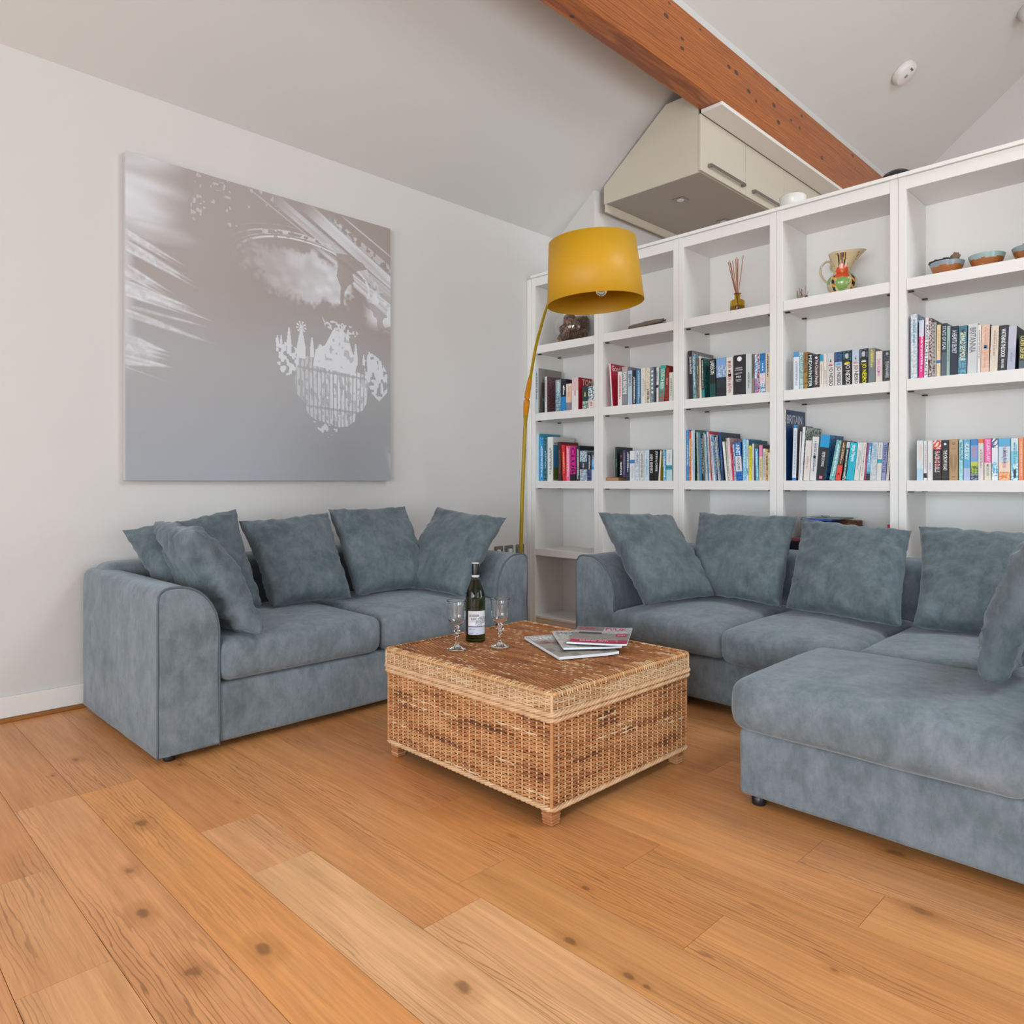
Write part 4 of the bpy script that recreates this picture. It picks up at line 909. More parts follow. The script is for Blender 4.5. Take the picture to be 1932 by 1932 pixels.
for x, y, z, rx, ry, rz, c_, lb_ in ((2.765, .12, .082, .036, .026, .014, '3a3436', 'flat dark pebble at the left of the pottery bowl'), (2.80, .125, .089, .028, .022, .011, '2e2a2c', 'dark pebble overlapping the left one in the pottery bowl'), (2.822, .14, .090, .016, .014, .010, '4a4442', 'small dark pebble in the middle of the pottery bowl'), (2.845, .13, .096, .022, .018, .022, '8a705c', 'upright brown pebble at the right of the pottery bowl'), (3.13, .14, .084, .022, .02, .014, 'b8a09a', 'pinkish shell in the bowl at the right edge')):
    mb = MB(); mb.smooth = True; mb.ellipsoid((0, 0, 0), (rx, ry, rz), hx(c_), 16, 10, .35); o = mb.build('pebble' if x < 3 else 'shell', M['organic'], None); o.location = (x, y, SZ+z); tag(o, lb_, 'pebble' if x < 3 else 'shell', 'pebbles in the pottery bowl' if x < 3 else None)
# on top of the bookcase
t = empty('lidded_pot', (1.985, .2, 2.6235), 'white lidded pot standing on top of the bookcase before the cupboards', 'pot')
mb = MB(); mb.smooth = True; mb.lathe([(.001, 0), (.062, 0), (.070, .01), (.073, .05), (.073, .105), (.076, .108), (.076, .112), (.070, .112), (.001, .112)], seg=32); mb.build('body', plain('white_enamel', 'd8d4cc', .25), t)
mb = MB(); mb.smooth = True; mb.lathe([(.074, .112), (.072, .118), (.05, .128), (.02, .134), (.001, .135)], seg=32); l_ = mb.build('lid', plain('pale_enamel', 'cfcac0', .25), t)
mb = MB(); mb.bbox(-.035, .035, -.008, .008, .136, .148, .004); mb.build('lid_handle', plain('grey_enamel', 'a8a49c', .4), l_)
t = empty('black_bowl', (2.565, .17, 2.6235), 'black dome lid just showing over the bookcase top beside the beam', 'lid')
mb = MB(); mb.smooth = True; mb.lathe([(.08, 0), (.082, .004), (.08, .04), (.07, .064), (.045, .080), (.02, .087), (.001, .088)], seg=40); t.name = 'dome_lid'; mb.build('dome', M['dark'], t)
# things in the fourth bay behind the sofa back (shelf z = .555)
def simple(name, b, col, label, cat, bev=.002, group=None, rough=.5):
    mb = MB(); cx, cy = (b[0]+b[1])/2, (b[2]+b[3])/2; mb.bbox(b[0]-cx, b[1]-cx, b[2]-cy, b[3]-cy, 0, b[5]-b[4], bev, 2); o = mb.build(name, plain(name+'_mat', col, rough)); o.location = (cx, cy, b[4]); tag(o, label, cat, group); return o
t = empty('storage_box', (2.16, .17, .5555), 'black storage box seen in the gap between two cushions', 'box')
mb = MB(); mb.bbox(-.12, .19, -.15, .13, 0, .15, .004); mb.build('body', M['dark'], t); mb = MB(); mb.bbox(-.124, .194, -.154, .134, .15, .17, .003); mb.build('lid', M['dark'], t)
simple('notebook', (2.05, 2.34, .03, .28, .726, .742), '8a4a5a', 'dusty pink notebook lying on the black storage box', 'notebook')
t = empty('cardboard_box', (2.235, .19, .7425), 'brown open cardboard box behind the middle cushion', 'box')
mb = MB(); mb.box(-.11, -.107, -.1, .1, 0, .1); mb.box(.107, .11, -.1, .1, 0, .1); mb.box(-.107, .107, .097, .1, 0, .1); mb.box(-.107, .107, -.1, -.097, 0, .085); mb.box(-.11, .11, -.1, .1, -.0, .003); mb.build('body', plain('cardboard', '8a5c40', .8), t)
simple('folder', (2.09, 2.262, .062, .27, .843, .852), '2a62c8', 'bright blue folder on the brown cardboard box', 'folder')
simple('paper_pad', (2.13, 2.30, .10, .28, .8522, .858), '8a9a94', 'grey-green pad on top of the blue folder', 'paper', .001)
mb = MB(); mb.smooth = True; mb.tube(catmull([(-.14, 0, -.006), (-.06, -.005, .006), (.0, -.002, .011), (.03, 0, .008)], 5), .0013, 6); mb.tube(catmull([(-.01, -.02, .012), (.0, -.01, .004), (.012, .0, .002)], 5), .0022, 6); o = mb.build('cable', plain('cable', '3f4a48', .5)); o.location = (2.21, .1, .8595); tag(o, 'thin dark cable lying over the blue folder', 'cable')
o = simple('red_folder', (2.556, 2.578, .04, .25, .5555, .838), 'c8202c', 'red folder end standing beside the fourth bay upright', 'folder')
BOOKS=[
(0.047, 0.0362, 0.336, 0.0, 0.26, 1.579, 'd8dde0 c5d3da', '8f8984', '', '6a7a88', 0.3, 0.9, {'ct': ('NAY', '6ea6b4', 0.3, 0.035)}, 'tall book with white spine and grey photo cover, in the first bay upper book row', 0, 'B'),
(0.154, 0.0222, 0.271, 0.0, 0.21, 1.579, 'e6e6e6', '4d3a3a', '', '999999', 0.3, 0.9, {'c2': '8a5560'}, 'slim white-spined book with dark portrait cover, in the first bay upper book row', 0, 'B'),
(0.262, 0.0512, 0.235, 0.0, 0.14, 1.579, 'a9c4cf~3f7f92@0 9aa9b5@.65', '8a98a2', '', 'e8eef2', 0.5, 0.95, {}, 'paperback with icy blue mountain spine, in the first bay upper book row', 0, 'B'),
(0.317, 0.0462, 0.234, 0.0, 0.14, 1.579, '1d8fd6 14202c@.45', '20242c', '', 'f2f2f2', 0.5, 0.8, {}, 'paperback with spine fading from black to bright blue, in the first bay upper book row', 0, 'B'),
(0.366, 0.0522, 0.196, 0.0, 0.15, 1.579, '8f8a90 f0c9ae@.3 eee0d0@.7', 'e7d3c4', '', 'e9a58a', 0.5, 0.95, {}, 'paperback with pale peach sky spine, in the first bay upper book row', 0, 'B'),
(0.422, 0.0592, 0.235, 0.0, 0.16, 1.579, 'ece6e2 e8c9c9@.6', 'b52034', '', 'cf8d92', 0.45, 0.6, {'ct': ('TOM', 'f2e3dc', 0.86, 0.045), 'ct2': ('DE', 'f2e3dc', 0.5, 0.045)}, 'thick white-spined thriller with red cover, in the first bay upper book row', 0, 'B'),
(0.52, 0.0492, 0.161, 0.0, 0.11, 1.579, 'd5ded9~3a6f68@0 24413f@.35', '20403c', '', 'f0d98a', 0.55, 0.75, {}, 'dark green paperback with cream label, in the first bay upper book row', 0, 'B'),
(0.573, 0.0572, 0.159, 0.0, 0.11, 1.579, 'e8ded8 3c6b80~eef4f5@.4', 'd8e0e2', '', 'c46a6a', 0.1, 0.3, {}, 'paperback with blue and white floral spine, in the first bay upper book row', 0, 'B'),
(0.067, 0.0302, 0.358, 0.0, 0.24, 1.067, 'a8d3e2', '3b9ab8', '', 'a8d3e2', 0.4, 0.5, {}, 'tall pale blue picture book, first on shelf, in the first bay lower book row', 0, 'C'),
(0.102, 0.0372, 0.328, 0.0, 0.2, 1.067, '0f86d8~47b4ef', '0f7fc8', '', 'dff1ff', 0.1, 0.8, {}, 'bright blue paperback, in the first bay lower book row', 0, 'C'),
(0.141, 0.0382, 0.323, 0.0, 0.2, 1.067, '1d3a5e~4a8f8f', '1d3a5e', '', '8fd0e8', 0.3, 0.7, {}, 'navy book with mottled teal spine, in the first bay lower book row', 0, 'C'),
(0.182, 0.0532, 0.328, 0.0, 0.25, 1.067, 'eeeeec', 'dedad4', '', '8f9498', 0.15, 0.75, {'ct': ('Barbara', '55504a', 0.86, 0.018)}, 'thick white book with cream picture cover, in the first bay lower book row', 0, 'C'),
(0.29, 0.0302, 0.287, -0.024, 0.2, 1.067, '4a2622', '6b2228', '', '8a5a50', 0.2, 0.8, {}, 'dark brown-red book leaning left, in the first bay lower book row', 0, 'C'),
(0.333, 0.0312, 0.264, -0.053, 0.14, 1.067, 'e42c3a', 'd8202e', '', 'ffc060', 0.2, 0.8, {}, 'bright red paperback leaning left, in the first bay lower book row', 0, 'C'),
(0.368, 0.0332, 0.253, -0.008, 0.14, 1.067, 'ff6d9c', 'ff8fb0', '', 'ffffff', 0.1, 0.95, {}, 'candy pink paperback with white lettering, in the first bay lower book row', 0, 'C'),
(0.404, 0.0532, 0.246, 0.0, 0.14, 1.067, '17161c e0169a@.2', '1c1a22', 'CLUB', '17161c', 0.22, 0.98, {}, 'black paperback with magenta block letters, in the first bay lower book row', 0, 'C'),
(0.461, 0.0332, 0.253, 0.0, 0.18, 1.067, '34373f', '26282e', '', 'e8e8e8', 0.05, 0.9, {}, 'charcoal book with white lettering, in the first bay lower book row', 0, 'C'),
(0.497, 0.0642, 0.216, 0.0, 0.14, 1.067, 'd5dde4~7f98b0@0 2c2f36@.38 cfe0e8~7f98b0@.62', 'a8b4c0', '', 'b8b8c0', 0.42, 0.58, {}, 'pale marbled book with black middle band, in the first bay lower book row', 0, 'C'),
(0.565, 0.0352, 0.202, 0.0, 0.14, 1.067, '252a44~5060a0@0 1b1c26@.4', '22242e', '', 'eef0f5', 0.4, 0.9, {}, 'black and indigo paperback, in the first bay lower book row', 0, 'C'),
(0.603, 0.0272, 0.198, 0.0, 0.14, 1.067, 'e6eef5 49a8e0@.4 39506a@.75', '98a8b8', '', 'e8f0f8', 0.5, 0.9, {}, 'blue and white paperback, last on shelf, in the first bay lower book row', 0, 'C'),
(0.78, 0.0102, 0.299, -0.067, 0.22, 1.579, 'f2f0f2', 'c01f3c', '', 'd8d0d4', 0.2, 0.3, {'ct': ('Good H', 'f4e6e8', 0.9, 0.04), 'noi': 'e8a0a8'}, 'magazine with glossy red cover leaning left, in the second bay upper book row', 1, 'B'),
(0.834, 0.0342, 0.234, 0.0, 0.13, 1.579, 'ece6e4', 'e0dad8', '', 'd0606a', 0.2, 0.9, {}, 'white paperback with red lettering, in the second bay upper book row', 1, 'B'),
(0.871, 0.0442, 0.263, 0.0, 0.14, 1.579, '8a8c94 9aa0a4@.3 b9aaa6@.85', '8a8c90', 'DAN BROWN', 'f0f0f0', 0.3, 0.85, {}, 'grey paperback with large white lettering, in the second bay upper book row', 1, 'B'),
(0.919, 0.0332, 0.232, 0.0, 0.13, 1.579, 'bccdda', 'c4d0d8', 'BERNICE', '3a4654', 0.55, 0.9, {}, 'pale blue-grey paperback, in the second bay upper book row', 1, 'B'),
(0.955, 0.0282, 0.234, 0.0, 0.13, 1.579, '1c2436', '20283a', '', 'f0f2f5', 0.05, 0.8, {}, 'navy paperback with white dot, in the second bay upper book row', 1, 'B'),
(0.986, 0.0382, 0.236, 0.0, 0.14, 1.579, '3c749c', '3c6c90', '', 'a8cce4', 0.05, 0.95, {}, 'steel blue paperback, in the second bay upper book row', 1, 'B'),
(1.026, 0.0342, 0.239, 0.0, 0.13, 1.579, 'e6dfd4', 'ddd5c8', '', 'b0a898', 0.2, 0.7, {}, 'cream paperback, plain spine, in the second bay upper book row', 1, 'B'),
(1.063, 0.0352, 0.236, 0.0, 0.13, 1.579, 'e9dfcc~cfc0a8', 'd8ceb8', '', '403c44', 0.02, 0.4, {}, 'warm cream paperback with black figures, in the second bay upper book row', 1, 'B'),
(1.102, 0.0242, 0.237, 0.0, 0.13, 1.579, '5f7688~8fa4b2', '6a7c8a', '', '8a9aa8', 0.1, 0.2, {'dots': 'eef0ea'}, 'slate paperback with white circles, in the second bay upper book row', 1, 'B'),
(1.128, 0.0192, 0.234, 0.0, 0.13, 1.579, '4b4242', '4a4444', '', '7a6a6a', 0.3, 0.8, {}, 'thin dark brown paperback, in the second bay upper book row', 1, 'B'),
(1.139, 0.0232, 0.23, 0.009, 0.13, 1.579, 'dfe2e6 27406a@.42 e0e4e8@.5', 'd8dce0', '', '6a7a90', 0.6, 0.9, {}, 'white paperback with navy band, in the second bay upper book row', 1, 'B'),
(1.162, 0.0432, 0.238, 0.072, 0.15, 1.579, '2a9c90~c0453a@0 3aa898@.3', 'a02a26', 'LOUIS DE BERN', 'f0e4d0', 0.35, 0.9, {'ct': ('LO', 'e8d8c8', 0.88, 0.02)}, 'ornate teal and red novel leaning right, in the second bay upper book row', 1, 'B'),
(1.209, 0.0312, 0.218, 0.028, 0.13, 1.579, 'a52c26~7a1e1c', '8c2420', '', 'e8b0a0', 0.5, 0.7, {}, 'brick red paperback leaning right, in the second bay upper book row', 1, 'B'),
(1.244, 0.0252, 0.186, 0.011, 0.13, 1.579, 'e2e2d2', 'dcdccc', '', '7a8a7a', 0.2, 0.8, {}, 'pale green-cream paperback, last on shelf, in the second bay upper book row', 1, 'B'),
(0.812, 0.0162, 0.208, -0.004, 0.18, 1.091, '1e3a38', '1c2a28', '', '70a8a0', 0.3, 0.6, {}, 'black and green book standing on brown notebook, in the second bay lower book row', 1, 'C'),
(0.85, 0.0222, 0.176, 0.0, 0.13, 1.091, '15161c', '204028', 'MARTIAN', 'ffffff', 0.1, 0.6, {'sq': 'd03a30'}, 'black paperback with white lettering and red square, in the second bay lower book row', 1, 'C'),
(0.875, 0.0242, 0.184, 0.0, 0.13, 1.091, '3a3650~5a4a78', '3a3650', '', '9a90b8', 0.1, 0.9, {}, 'dark violet paperback, in the second bay lower book row', 1, 'C'),
(0.902, 0.0312, 0.202, 0.0, 0.14, 1.067, '1c2232~3c4458', '282c3c', '', 'e8eef5', 0.3, 0.95, {}, 'near-black patterned paperback, in the second bay lower book row', 1, 'C'),
(0.935, 0.0392, 0.202, 0.0, 0.14, 1.067, 'e4e6e8 4a82c0@.58 e8eaec@.7', 'e0e2e4', '', 'c0c4ca', 0.1, 0.5, {}, 'white paperback with blue splash, in the second bay lower book row', 1, 'C'),
(0.977, 0.0342, 0.203, 0.0, 0.14, 1.067, 'e2e6ea~b8c8d8', 'e0e4e8', '', '8a96a4', 0.5, 0.9, {}, 'white paperback with faint blue pattern, in the second bay lower book row', 1, 'C'),
(1.014, 0.0372, 0.2, 0.0, 0.14, 1.067, 'e2e2e0~c4c4c2', 'e0e0de', '', '9a9a9a', 0.1, 0.9, {}, 'white paperback with faint grey script, in the second bay lower book row', 1, 'C'),
(1.053, 0.0372, 0.202, 0.0, 0.14, 1.067, 'd8e4ea~b8d4e4', 'dce4e8', '', '8ab0c8', 0.2, 0.7, {}, 'white paperback with ice blue wash, in the second bay lower book row', 1, 'C'),
(1.092, 0.0332, 0.205, 0.0, 0.14, 1.067, '17161a', '1c1b1e', 'IAIN BANKS', 'e8e0e0', 0.25, 0.85, {}, 'black paperback with bold cream name, in the second bay lower book row', 1, 'C'),
(1.128, 0.0312, 0.204, 0.015, 0.14, 1.067, '1a1c20', '1c1e22', 'JOHN le CARRE', 'f0f2f2', 0.3, 0.95, {}, 'black paperback with narrow white name, in the second bay lower book row', 1, 'C'),
(1.162, 0.0112, 0.198, 0.071, 0.13, 1.067, 'e8e8e4', 'd2a818', '', 'd8d8d4', 0.3, 0.4, {}, 'white-spined book with mustard cover leaning right, in the second bay lower book row', 1, 'C'),
(1.199, 0.0212, 0.199, -0.02, 0.14, 1.067, '4aa2d8~a8d4ec', '7ab8dc', '', 'e8f4fc', 0.1, 0.8, {}, 'sky blue paperback, in the second bay lower book row', 1, 'C'),
(1.223, 0.0432, 0.2, 0.0, 0.14, 1.067, 'bfe2e8 2497aa@.36 e6ecee@.5', 'd8e4e8', '', 'b8ccd4', 0.6, 0.9, {}, 'white paperback with teal band, last on shelf, in the second bay lower book row', 1, 'C'),
(1.39, 0.0302, 0.307, -0.026, 0.26, 1.579, '26242a', '7a5868', 'JULIAN MAYNARD', 'e8e4e8', 0.52, 0.88, {'c2': '9a8f92'}, 'tall black book with purple-grey cover, first on shelf, in the third bay upper book row', 2, 'B'),
(1.421, 0.0212, 0.282, -0.025, 0.18, 1.579, '8fb4bc~4f7f90', '78a0aa', '', 'd8ecf0', 0.3, 0.95, {}, 'pale teal patterned book leaning left, in the third bay upper book row', 2, 'B'),
(1.444, 0.0212, 0.256, -0.008, 0.15, 1.579, '5c5248~7c7468', '6a6258', '', 'd8cc90', 0.6, 0.8, {}, 'brown-grey paperback, in the third bay upper book row', 2, 'B'),
(1.467, 0.0132, 0.264, -0.034, 0.18, 1.579, 'e6decb', 'd8d0c0', '', 'a89c80', 0.4, 0.7, {}, 'slim cream book leaning left, in the third bay upper book row', 2, 'B'),
(1.483, 0.0182, 0.25, -0.032, 0.16, 1.579, '2f8a8c 16171b@.22', '1f3f40', '', 'f2f4f5', 0.25, 0.95, {'c2': '1f7f78'}, 'black thriller with white lettering and teal foot, in the third bay upper book row', 2, 'B'),
(1.537, 0.0402, 0.237, -0.013, 0.14, 1.579, '0f4a44 0e2422@.35 14161a@.6', '0e1c1c', 'LARSSON', 'e8eeee', 0.6, 0.95, {}, 'dark green-black thriller, in the third bay upper book row', 2, 'B'),
(1.582, 0.0642, 0.237, -0.004, 0.16, 1.579, '20242c 26303c@.25 6f9ccf~c8cfe0@.5 7fa8da@.8', '50586a', 'CITIES', '1c2028', 0.03, 0.05, {}, 'thick hardback with blue sky over dark skyline, in the third bay upper book row', 2, 'B'),
(1.649, 0.0422, 0.234, -0.004, 0.15, 1.579, 'e5e1dd', 'dad6d2', 'MARR  MODERN BRITAIN', 'a8504a', 0.08, 0.9, {'sq': '8a3a58'}, 'white hardback with red and blue flag, in the third bay upper book row', 2, 'B'),
(1.697, 0.0752, 0.24, 0.0, 0.17, 1.579, '25252a', '1c1c20', '', 'ffffff', 0, 0, {'st': [('THE DEFENCE', 0.66, 0.8, 'f2f2f2'), ('OF THE REALM', 0.6, 0.8, 'f2f2f2'), ('MI5', 0.42, 0.45, 'f2f2f2'), ('AUTHORISED', 0.35, 0.55, 'f2f2f2')], 'em': 'f2f2f2'}, 'very thick black hardback with white emblem, in the third bay upper book row', 2, 'B'),
(1.775, 0.0362, 0.238, 0.0, 0.15, 1.579, 'cfd6d6', 'b8c0c0', '', '8a9494', 0.15, 0.55, {}, 'pale grey-green hardback, in the third bay upper book row', 2, 'B'),
(1.814, 0.0152, 0.233, 0.0, 0.15, 1.579, '8a8078 6e625a@.4', '7a7068', '', '4a4440', 0.5, 0.8, {}, 'grey-brown slim book, in the third bay upper book row', 2, 'B'),
(1.831, 0.0152, 0.228, 0.0, 0.15, 1.579, 'd85a90~5aa8d8@0 4f9fd0~f2f2f6@.35', 'a8b8c8', '', '20304a', 0.1, 0.2, {}, 'blue, pink and white patterned paperback, in the third bay upper book row', 2, 'B'),
(1.848, 0.0142, 0.228, 0.0, 0.15, 1.579, 'e4e4ee~a83a5a', 'c8c8d8', '', '3a4a7a', 0.1, 0.9, {}, 'white paperback speckled red and blue, in the third bay upper book row', 2, 'B'),
(1.864, 0.0332, 0.231, 0.0, 0.15, 1.579, 'e8ecf0~4a90c8@0 efc6d8~e8eef4@.25 2f88cc@.5 1c74b8@.82', 'c8d8e4', '', 'c8e8fa', 0.55, 0.75, {}, 'blue over pink paperback with rounded top, in the third bay upper book row', 2, 'B'),
(1.899, 0.0262, 0.229, 0.0, 0.16, 1.579, 'e6d2bd ead8c4@.5', 'd8c8b4', '', '241f1c', 0.4, 0.97, {}, 'tan-cream paperback, last on shelf, in the third bay upper book row', 2, 'B'),
(1.362, 0.0092, 0.315, 0.0, 0.2, 1.067, '1e2c44', '1c2840', '', 'c8d4e0', 0.1, 0.9, {}, 'thin dark navy book, first on shelf, in the third bay lower book row', 2, 'C'),
(1.373, 0.0152, 0.322, 0.0, 0.22, 1.067, '1f7fd0~49a4e4', '1a70b8', '', 'e4f2fc', 0.3, 0.7, {}, 'bright blue slim book beside thin navy one, in the third bay lower book row', 2, 'C'),
(1.39, 0.0142, 0.311, 0.0, 0.2, 1.067, 'd8402c~f2a02c@0 f2a83c@.5 e05a34@.85', 'c84a34', '', 'ffe8a0', 0.3, 0.8, {}, 'orange and yellow picture book, in the third bay lower book row', 2, 'C'),
(1.406, 0.0122, 0.315, 0.0, 0.2, 1.067, 'e8dce4', 'e4d8e0', '', '8a2a50', 0.4, 0.8, {}, 'pale pink slim book with dark lettering, in the third bay lower book row', 2, 'C'),
(1.42, 0.0112, 0.32, 0.0, 0.23, 1.067, 'bcd8ee', '2c3264', '', '7ab0dc', 0.2, 0.6, {'c2': '4a8a4a'}, 'pale blue slim book with indigo cover, in the third bay lower book row', 2, 'C'),
(1.451, 0.0082, 0.303, -0.026, 0.19, 1.067, 'c8ccc4', 'd8dcd4', '', '5a6a7a', 0.15, 0.9, {}, 'whitish leaning magazine, first of the leaning row, in the third bay lower book row', 2, 'C'),
(1.461, 0.0092, 0.304, -0.03, 0.19, 1.067, '7a8a8e', '6a8a8a', '', '5a6a7a', 0.15, 0.9, {}, 'grey leaning magazine, second of the leaning row, in the third bay lower book row', 2, 'C'),
(1.472, 0.0082, 0.296, -0.034, 0.19, 1.067, '2a9ad0', '2a8ac0', '', '5a6a7a', 0.15, 0.9, {}, 'cyan leaning pamphlet, third of the leaning row, in the third bay lower book row', 2, 'C'),
(1.482, 0.0092, 0.293, -0.038, 0.19, 1.067, '1c1e22', '24262a', '', 'c8c8c8', 0.15, 0.9, {}, 'black leaning magazine, fourth of the leaning row, in the third bay lower book row', 2, 'C'),
(1.493, 0.0082, 0.288, -0.045, 0.19, 1.067, '26282c~5a6266', '24262a', '', 'c8c8c8', 0.15, 0.9, {}, 'black speckled leaning magazine, fifth of the leaning row, in the third bay lower book row', 2, 'C'),
(1.503, 0.0092, 0.299, -0.043, 0.19, 1.067, '8fa8a0', '8fa8a0', '', '5a6a7a', 0.15, 0.9, {}, 'sage leaning pamphlet, sixth of the leaning row, in the third bay lower book row', 2, 'C'),
(1.514, 0.0082, 0.289, -0.052, 0.19, 1.067, 'e2e4e0', 'dcdcd8', '', '5a6a7a', 0.15, 0.9, {}, 'white leaning pamphlet, seventh of the leaning row, in the third bay lower book row', 2, 'C'),
(1.524, 0.0082, 0.306, -0.052, 0.19, 1.067, '2f8ab8', '2f8ab8', '', '5a6a7a', 0.15, 0.9, {}, 'teal-blue leaning pamphlet, eighth of the leaning row, in the third bay lower book row', 2, 'C'),
(1.534, 0.0092, 0.303, -0.056, 0.19, 1.067, 'ece4dc', 'e0d8d0', '', '5a6a7a', 0.15, 0.9, {}, 'cream leaning magazine, ninth of the leaning row, in the third bay lower book row', 2, 'C'),
(1.545, 0.0082, 0.306, -0.062, 0.19, 1.067, 'c03c48', 'b83440', '', '5a6a7a', 0.15, 0.9, {}, 'thin red leaning pamphlet, tenth of the leaning row, in the third bay lower book row', 2, 'C'),
(1.555, 0.0082, 0.286, -0.07, 0.19, 1.067, 'bcd4e6', 'b0c8da', '', '5a6a7a', 0.15, 0.9, {}, 'powder blue leaning magazine, eleventh of the leaning row, in the third bay lower book row', 2, 'C'),
(1.565, 0.0082, 0.241, -0.087, 0.19, 1.067, 'f0f0f0', 'e8e8e8', '', '5a6a7a', 0.15, 0.9, {}, 'bright white leaning magazine, twelfth of the leaning row, in the third bay lower book row', 2, 'C'),
(1.575, 0.0092, 0.271, -0.081, 0.19, 1.067, '5a90c0~a8c8e4', '5a88b0', '', '5a6a7a', 0.15, 0.9, {}, 'mottled blue leaning magazine, thirteenth of the leaning row, in the third bay lower book row', 2, 'C'),
(1.585, 0.0092, 0.276, -0.083, 0.19, 1.067, '1f2a50', '1f2848', '', 'c8c8c8', 0.15, 0.9, {}, 'indigo leaning magazine, fourteenth of the leaning row, in the third bay lower book row', 2, 'C'),
(1.596, 0.0082, 0.268, -0.093, 0.19, 1.067, 'c8d8e8', 'c0d0e0', '', '5a6a7a', 0.15, 0.9, {}, 'ice blue leaning pamphlet, fifteenth of the leaning row, in the third bay lower book row', 2, 'C'),
(1.606, 0.0082, 0.279, -0.093, 0.19, 1.067, '1f6fb0~c8b83a', '1f5f9c', '', '5a6a7a', 0.15, 0.9, {}, 'blue-yellow leaning magazine, sixteenth of the leaning row, in the third bay lower book row', 2, 'C'),
(1.617, 0.0142, 0.295, -0.068, 0.24, 1.067, '2c4470 24488c@.5', '232c40', '', '8aa0c8', 0.2, 0.6, {'c2': '3a5060'}, 'large navy book with dark starry cover, in the third bay lower book row', 2, 'C'),
(1.645, 0.0132, 0.238, -0.101, 0.18, 1.067, 'f0f0ea', 'e8e8e0', '', 'c8c8c0', 0.2, 0.4, {}, 'white book leaning left beside pink one, in the third bay lower book row', 2, 'C'),
(1.661, 0.0082, 0.258, -0.066, 0.19, 1.067, '8fa890~d8dcc8', '88a088', '', 'f0f0e0', 0.2, 0.8, {}, 'thin sage green patterned book, in the third bay lower book row', 2, 'C'),
(1.671, 0.0192, 0.258, -0.085, 0.22, 1.067, 'efcfd0', 'c8a0a8', '', 'ffffff', 0.3, 0.5, {'c2': '9a7080'}, 'blush pink book with rose cover, in the third bay lower book row', 2, 'C'),
(1.692, 0.0082, 0.206, -0.088, 0.15, 1.067, 'e83a70 cc1848@.35', 'd02458', '', 'f4a0b8', 0.5, 0.8, {}, 'thin crimson book, in the third bay lower book row', 2, 'C'),
(1.702, 0.0112, 0.218, -0.064, 0.16, 1.067, 'd4dce8~8a98b8', 'c4ccd8', '', '5a6a8a', 0.2, 0.8, {}, 'pale lilac-grey slim book, in the third bay lower book row', 2, 'C'),
(1.716, 0.0382, 0.229, -0.061, 0.17, 1.067, '2080d0~0f50a0@0 e8e4ea@.24 1f78c8@.64', '2a4a80', '-NINET', 'ffffff', 0.66, 0.96, {'t2': ('POGUES', '3a4a60', 0.28, 0.6)}, 'thick blue book with white label panel, in the third bay lower book row', 2, 'C'),
(1.756, 0.0212, 0.248, -0.008, 0.2, 1.067, '6fbfec~a8dcf4', '5aaadc', '', 'e4f6ff', 0.3, 0.9, {}, 'light blue book right of white-label book, in the third bay lower book row', 2, 'C'),
(1.779, 0.0142, 0.243, -0.004, 0.24, 1.067, 'e6ecef 38a0c0~e6ecef@.1 dfe7ea@.3', '2c88a8', '', '5a8aa0', 0.5, 0.9, {'c2': '5a7888'}, 'white slim book with teal cover, in the third bay lower book row', 2, 'C'),
(1.795, 0.0162, 0.207, 0.0, 0.15, 1.067, 'e8d61c~f2e84c@0 e6d820@.8', 'd8c818', '', '6a8a20', 0.4, 0.9, {}, 'lemon yellow book, in the third bay lower book row', 2, 'C'),
(1.813, 0.0122, 0.218, 0.009, 0.2, 1.067, 'dcdcdc', '98a0a0', '', 'a8a8a8', 0.4, 0.6, {}, 'white-edged book with grey cover, in the third bay lower book row', 2, 'C'),
(1.839, 0.0172, 0.188, -0.032, 0.15, 1.067, '4ab0e4~9ad4ee', '48a0d0', '', 'e8f6fc', 0.1, 0.9, {}, 'sky blue book with aqua spine, in the third bay lower book row', 2, 'C'),
(1.859, 0.0212, 0.207, -0.005, 0.16, 1.067, 'e8dcb4 ead8a8@.4 ef8fb8@.68', '2c6a70', '', '8a8058', 0.1, 0.6, {'c2': '883a4a'}, 'cream and pink book with teal cover, in the third bay lower book row', 2, 'C'),
(1.883, 0.0152, 0.186, 0.0, 0.13, 1.067, 'eeeeec', 'e4e4e0', '', '3a3a6a', 0.1, 0.9, {}, 'white book second from the shelf end, in the third bay lower book row', 2, 'C'),
(1.9, 0.0112, 0.181, 0.0, 0.13, 1.067, 'e8d888~c8603a', 'd8c878', '', '6a5a2a', 0.3, 0.8, {}, 'yellow floral slim book, in the third bay lower book row', 2, 'C'),
(1.913, 0.0112, 0.163, 0.0, 0.12, 1.067, 'ece2c8', 'e0d4b8', '', 'a89868', 0.2, 0.8, {}, 'short cream book, last on shelf, in the third bay lower book row', 2, 'C'),
(2.064, 0.0322, 0.214, 0.0, 0.13, 1.579, 'e6eaf2 e0e8f4@.8 5a98cc@.86', 'd8e0ec', '', 'a8b4d0', 0.1, 0.75, {}, 'white paperback with blue top, first on shelf, in the fourth bay upper book row', 3, 'B'),
(2.099, 0.0212, 0.205, 0.0, 0.13, 1.579, 'd4e2de~8ac4c8', 'd0dcd8', 'TABLE STORIES', '5a8e94', 0.3, 0.95, {}, 'pale green-white paperback, in the fourth bay upper book row', 3, 'B'),
(2.123, 0.0212, 0.207, 0.0, 0.14, 1.579, 'b8893a~8a6430@0 a87838@.5', '8a6838', 'THE ASHES OF WAR', '3a2818', 0.45, 0.97, {}, 'golden brown paperback, in the fourth bay upper book row', 3, 'B'),
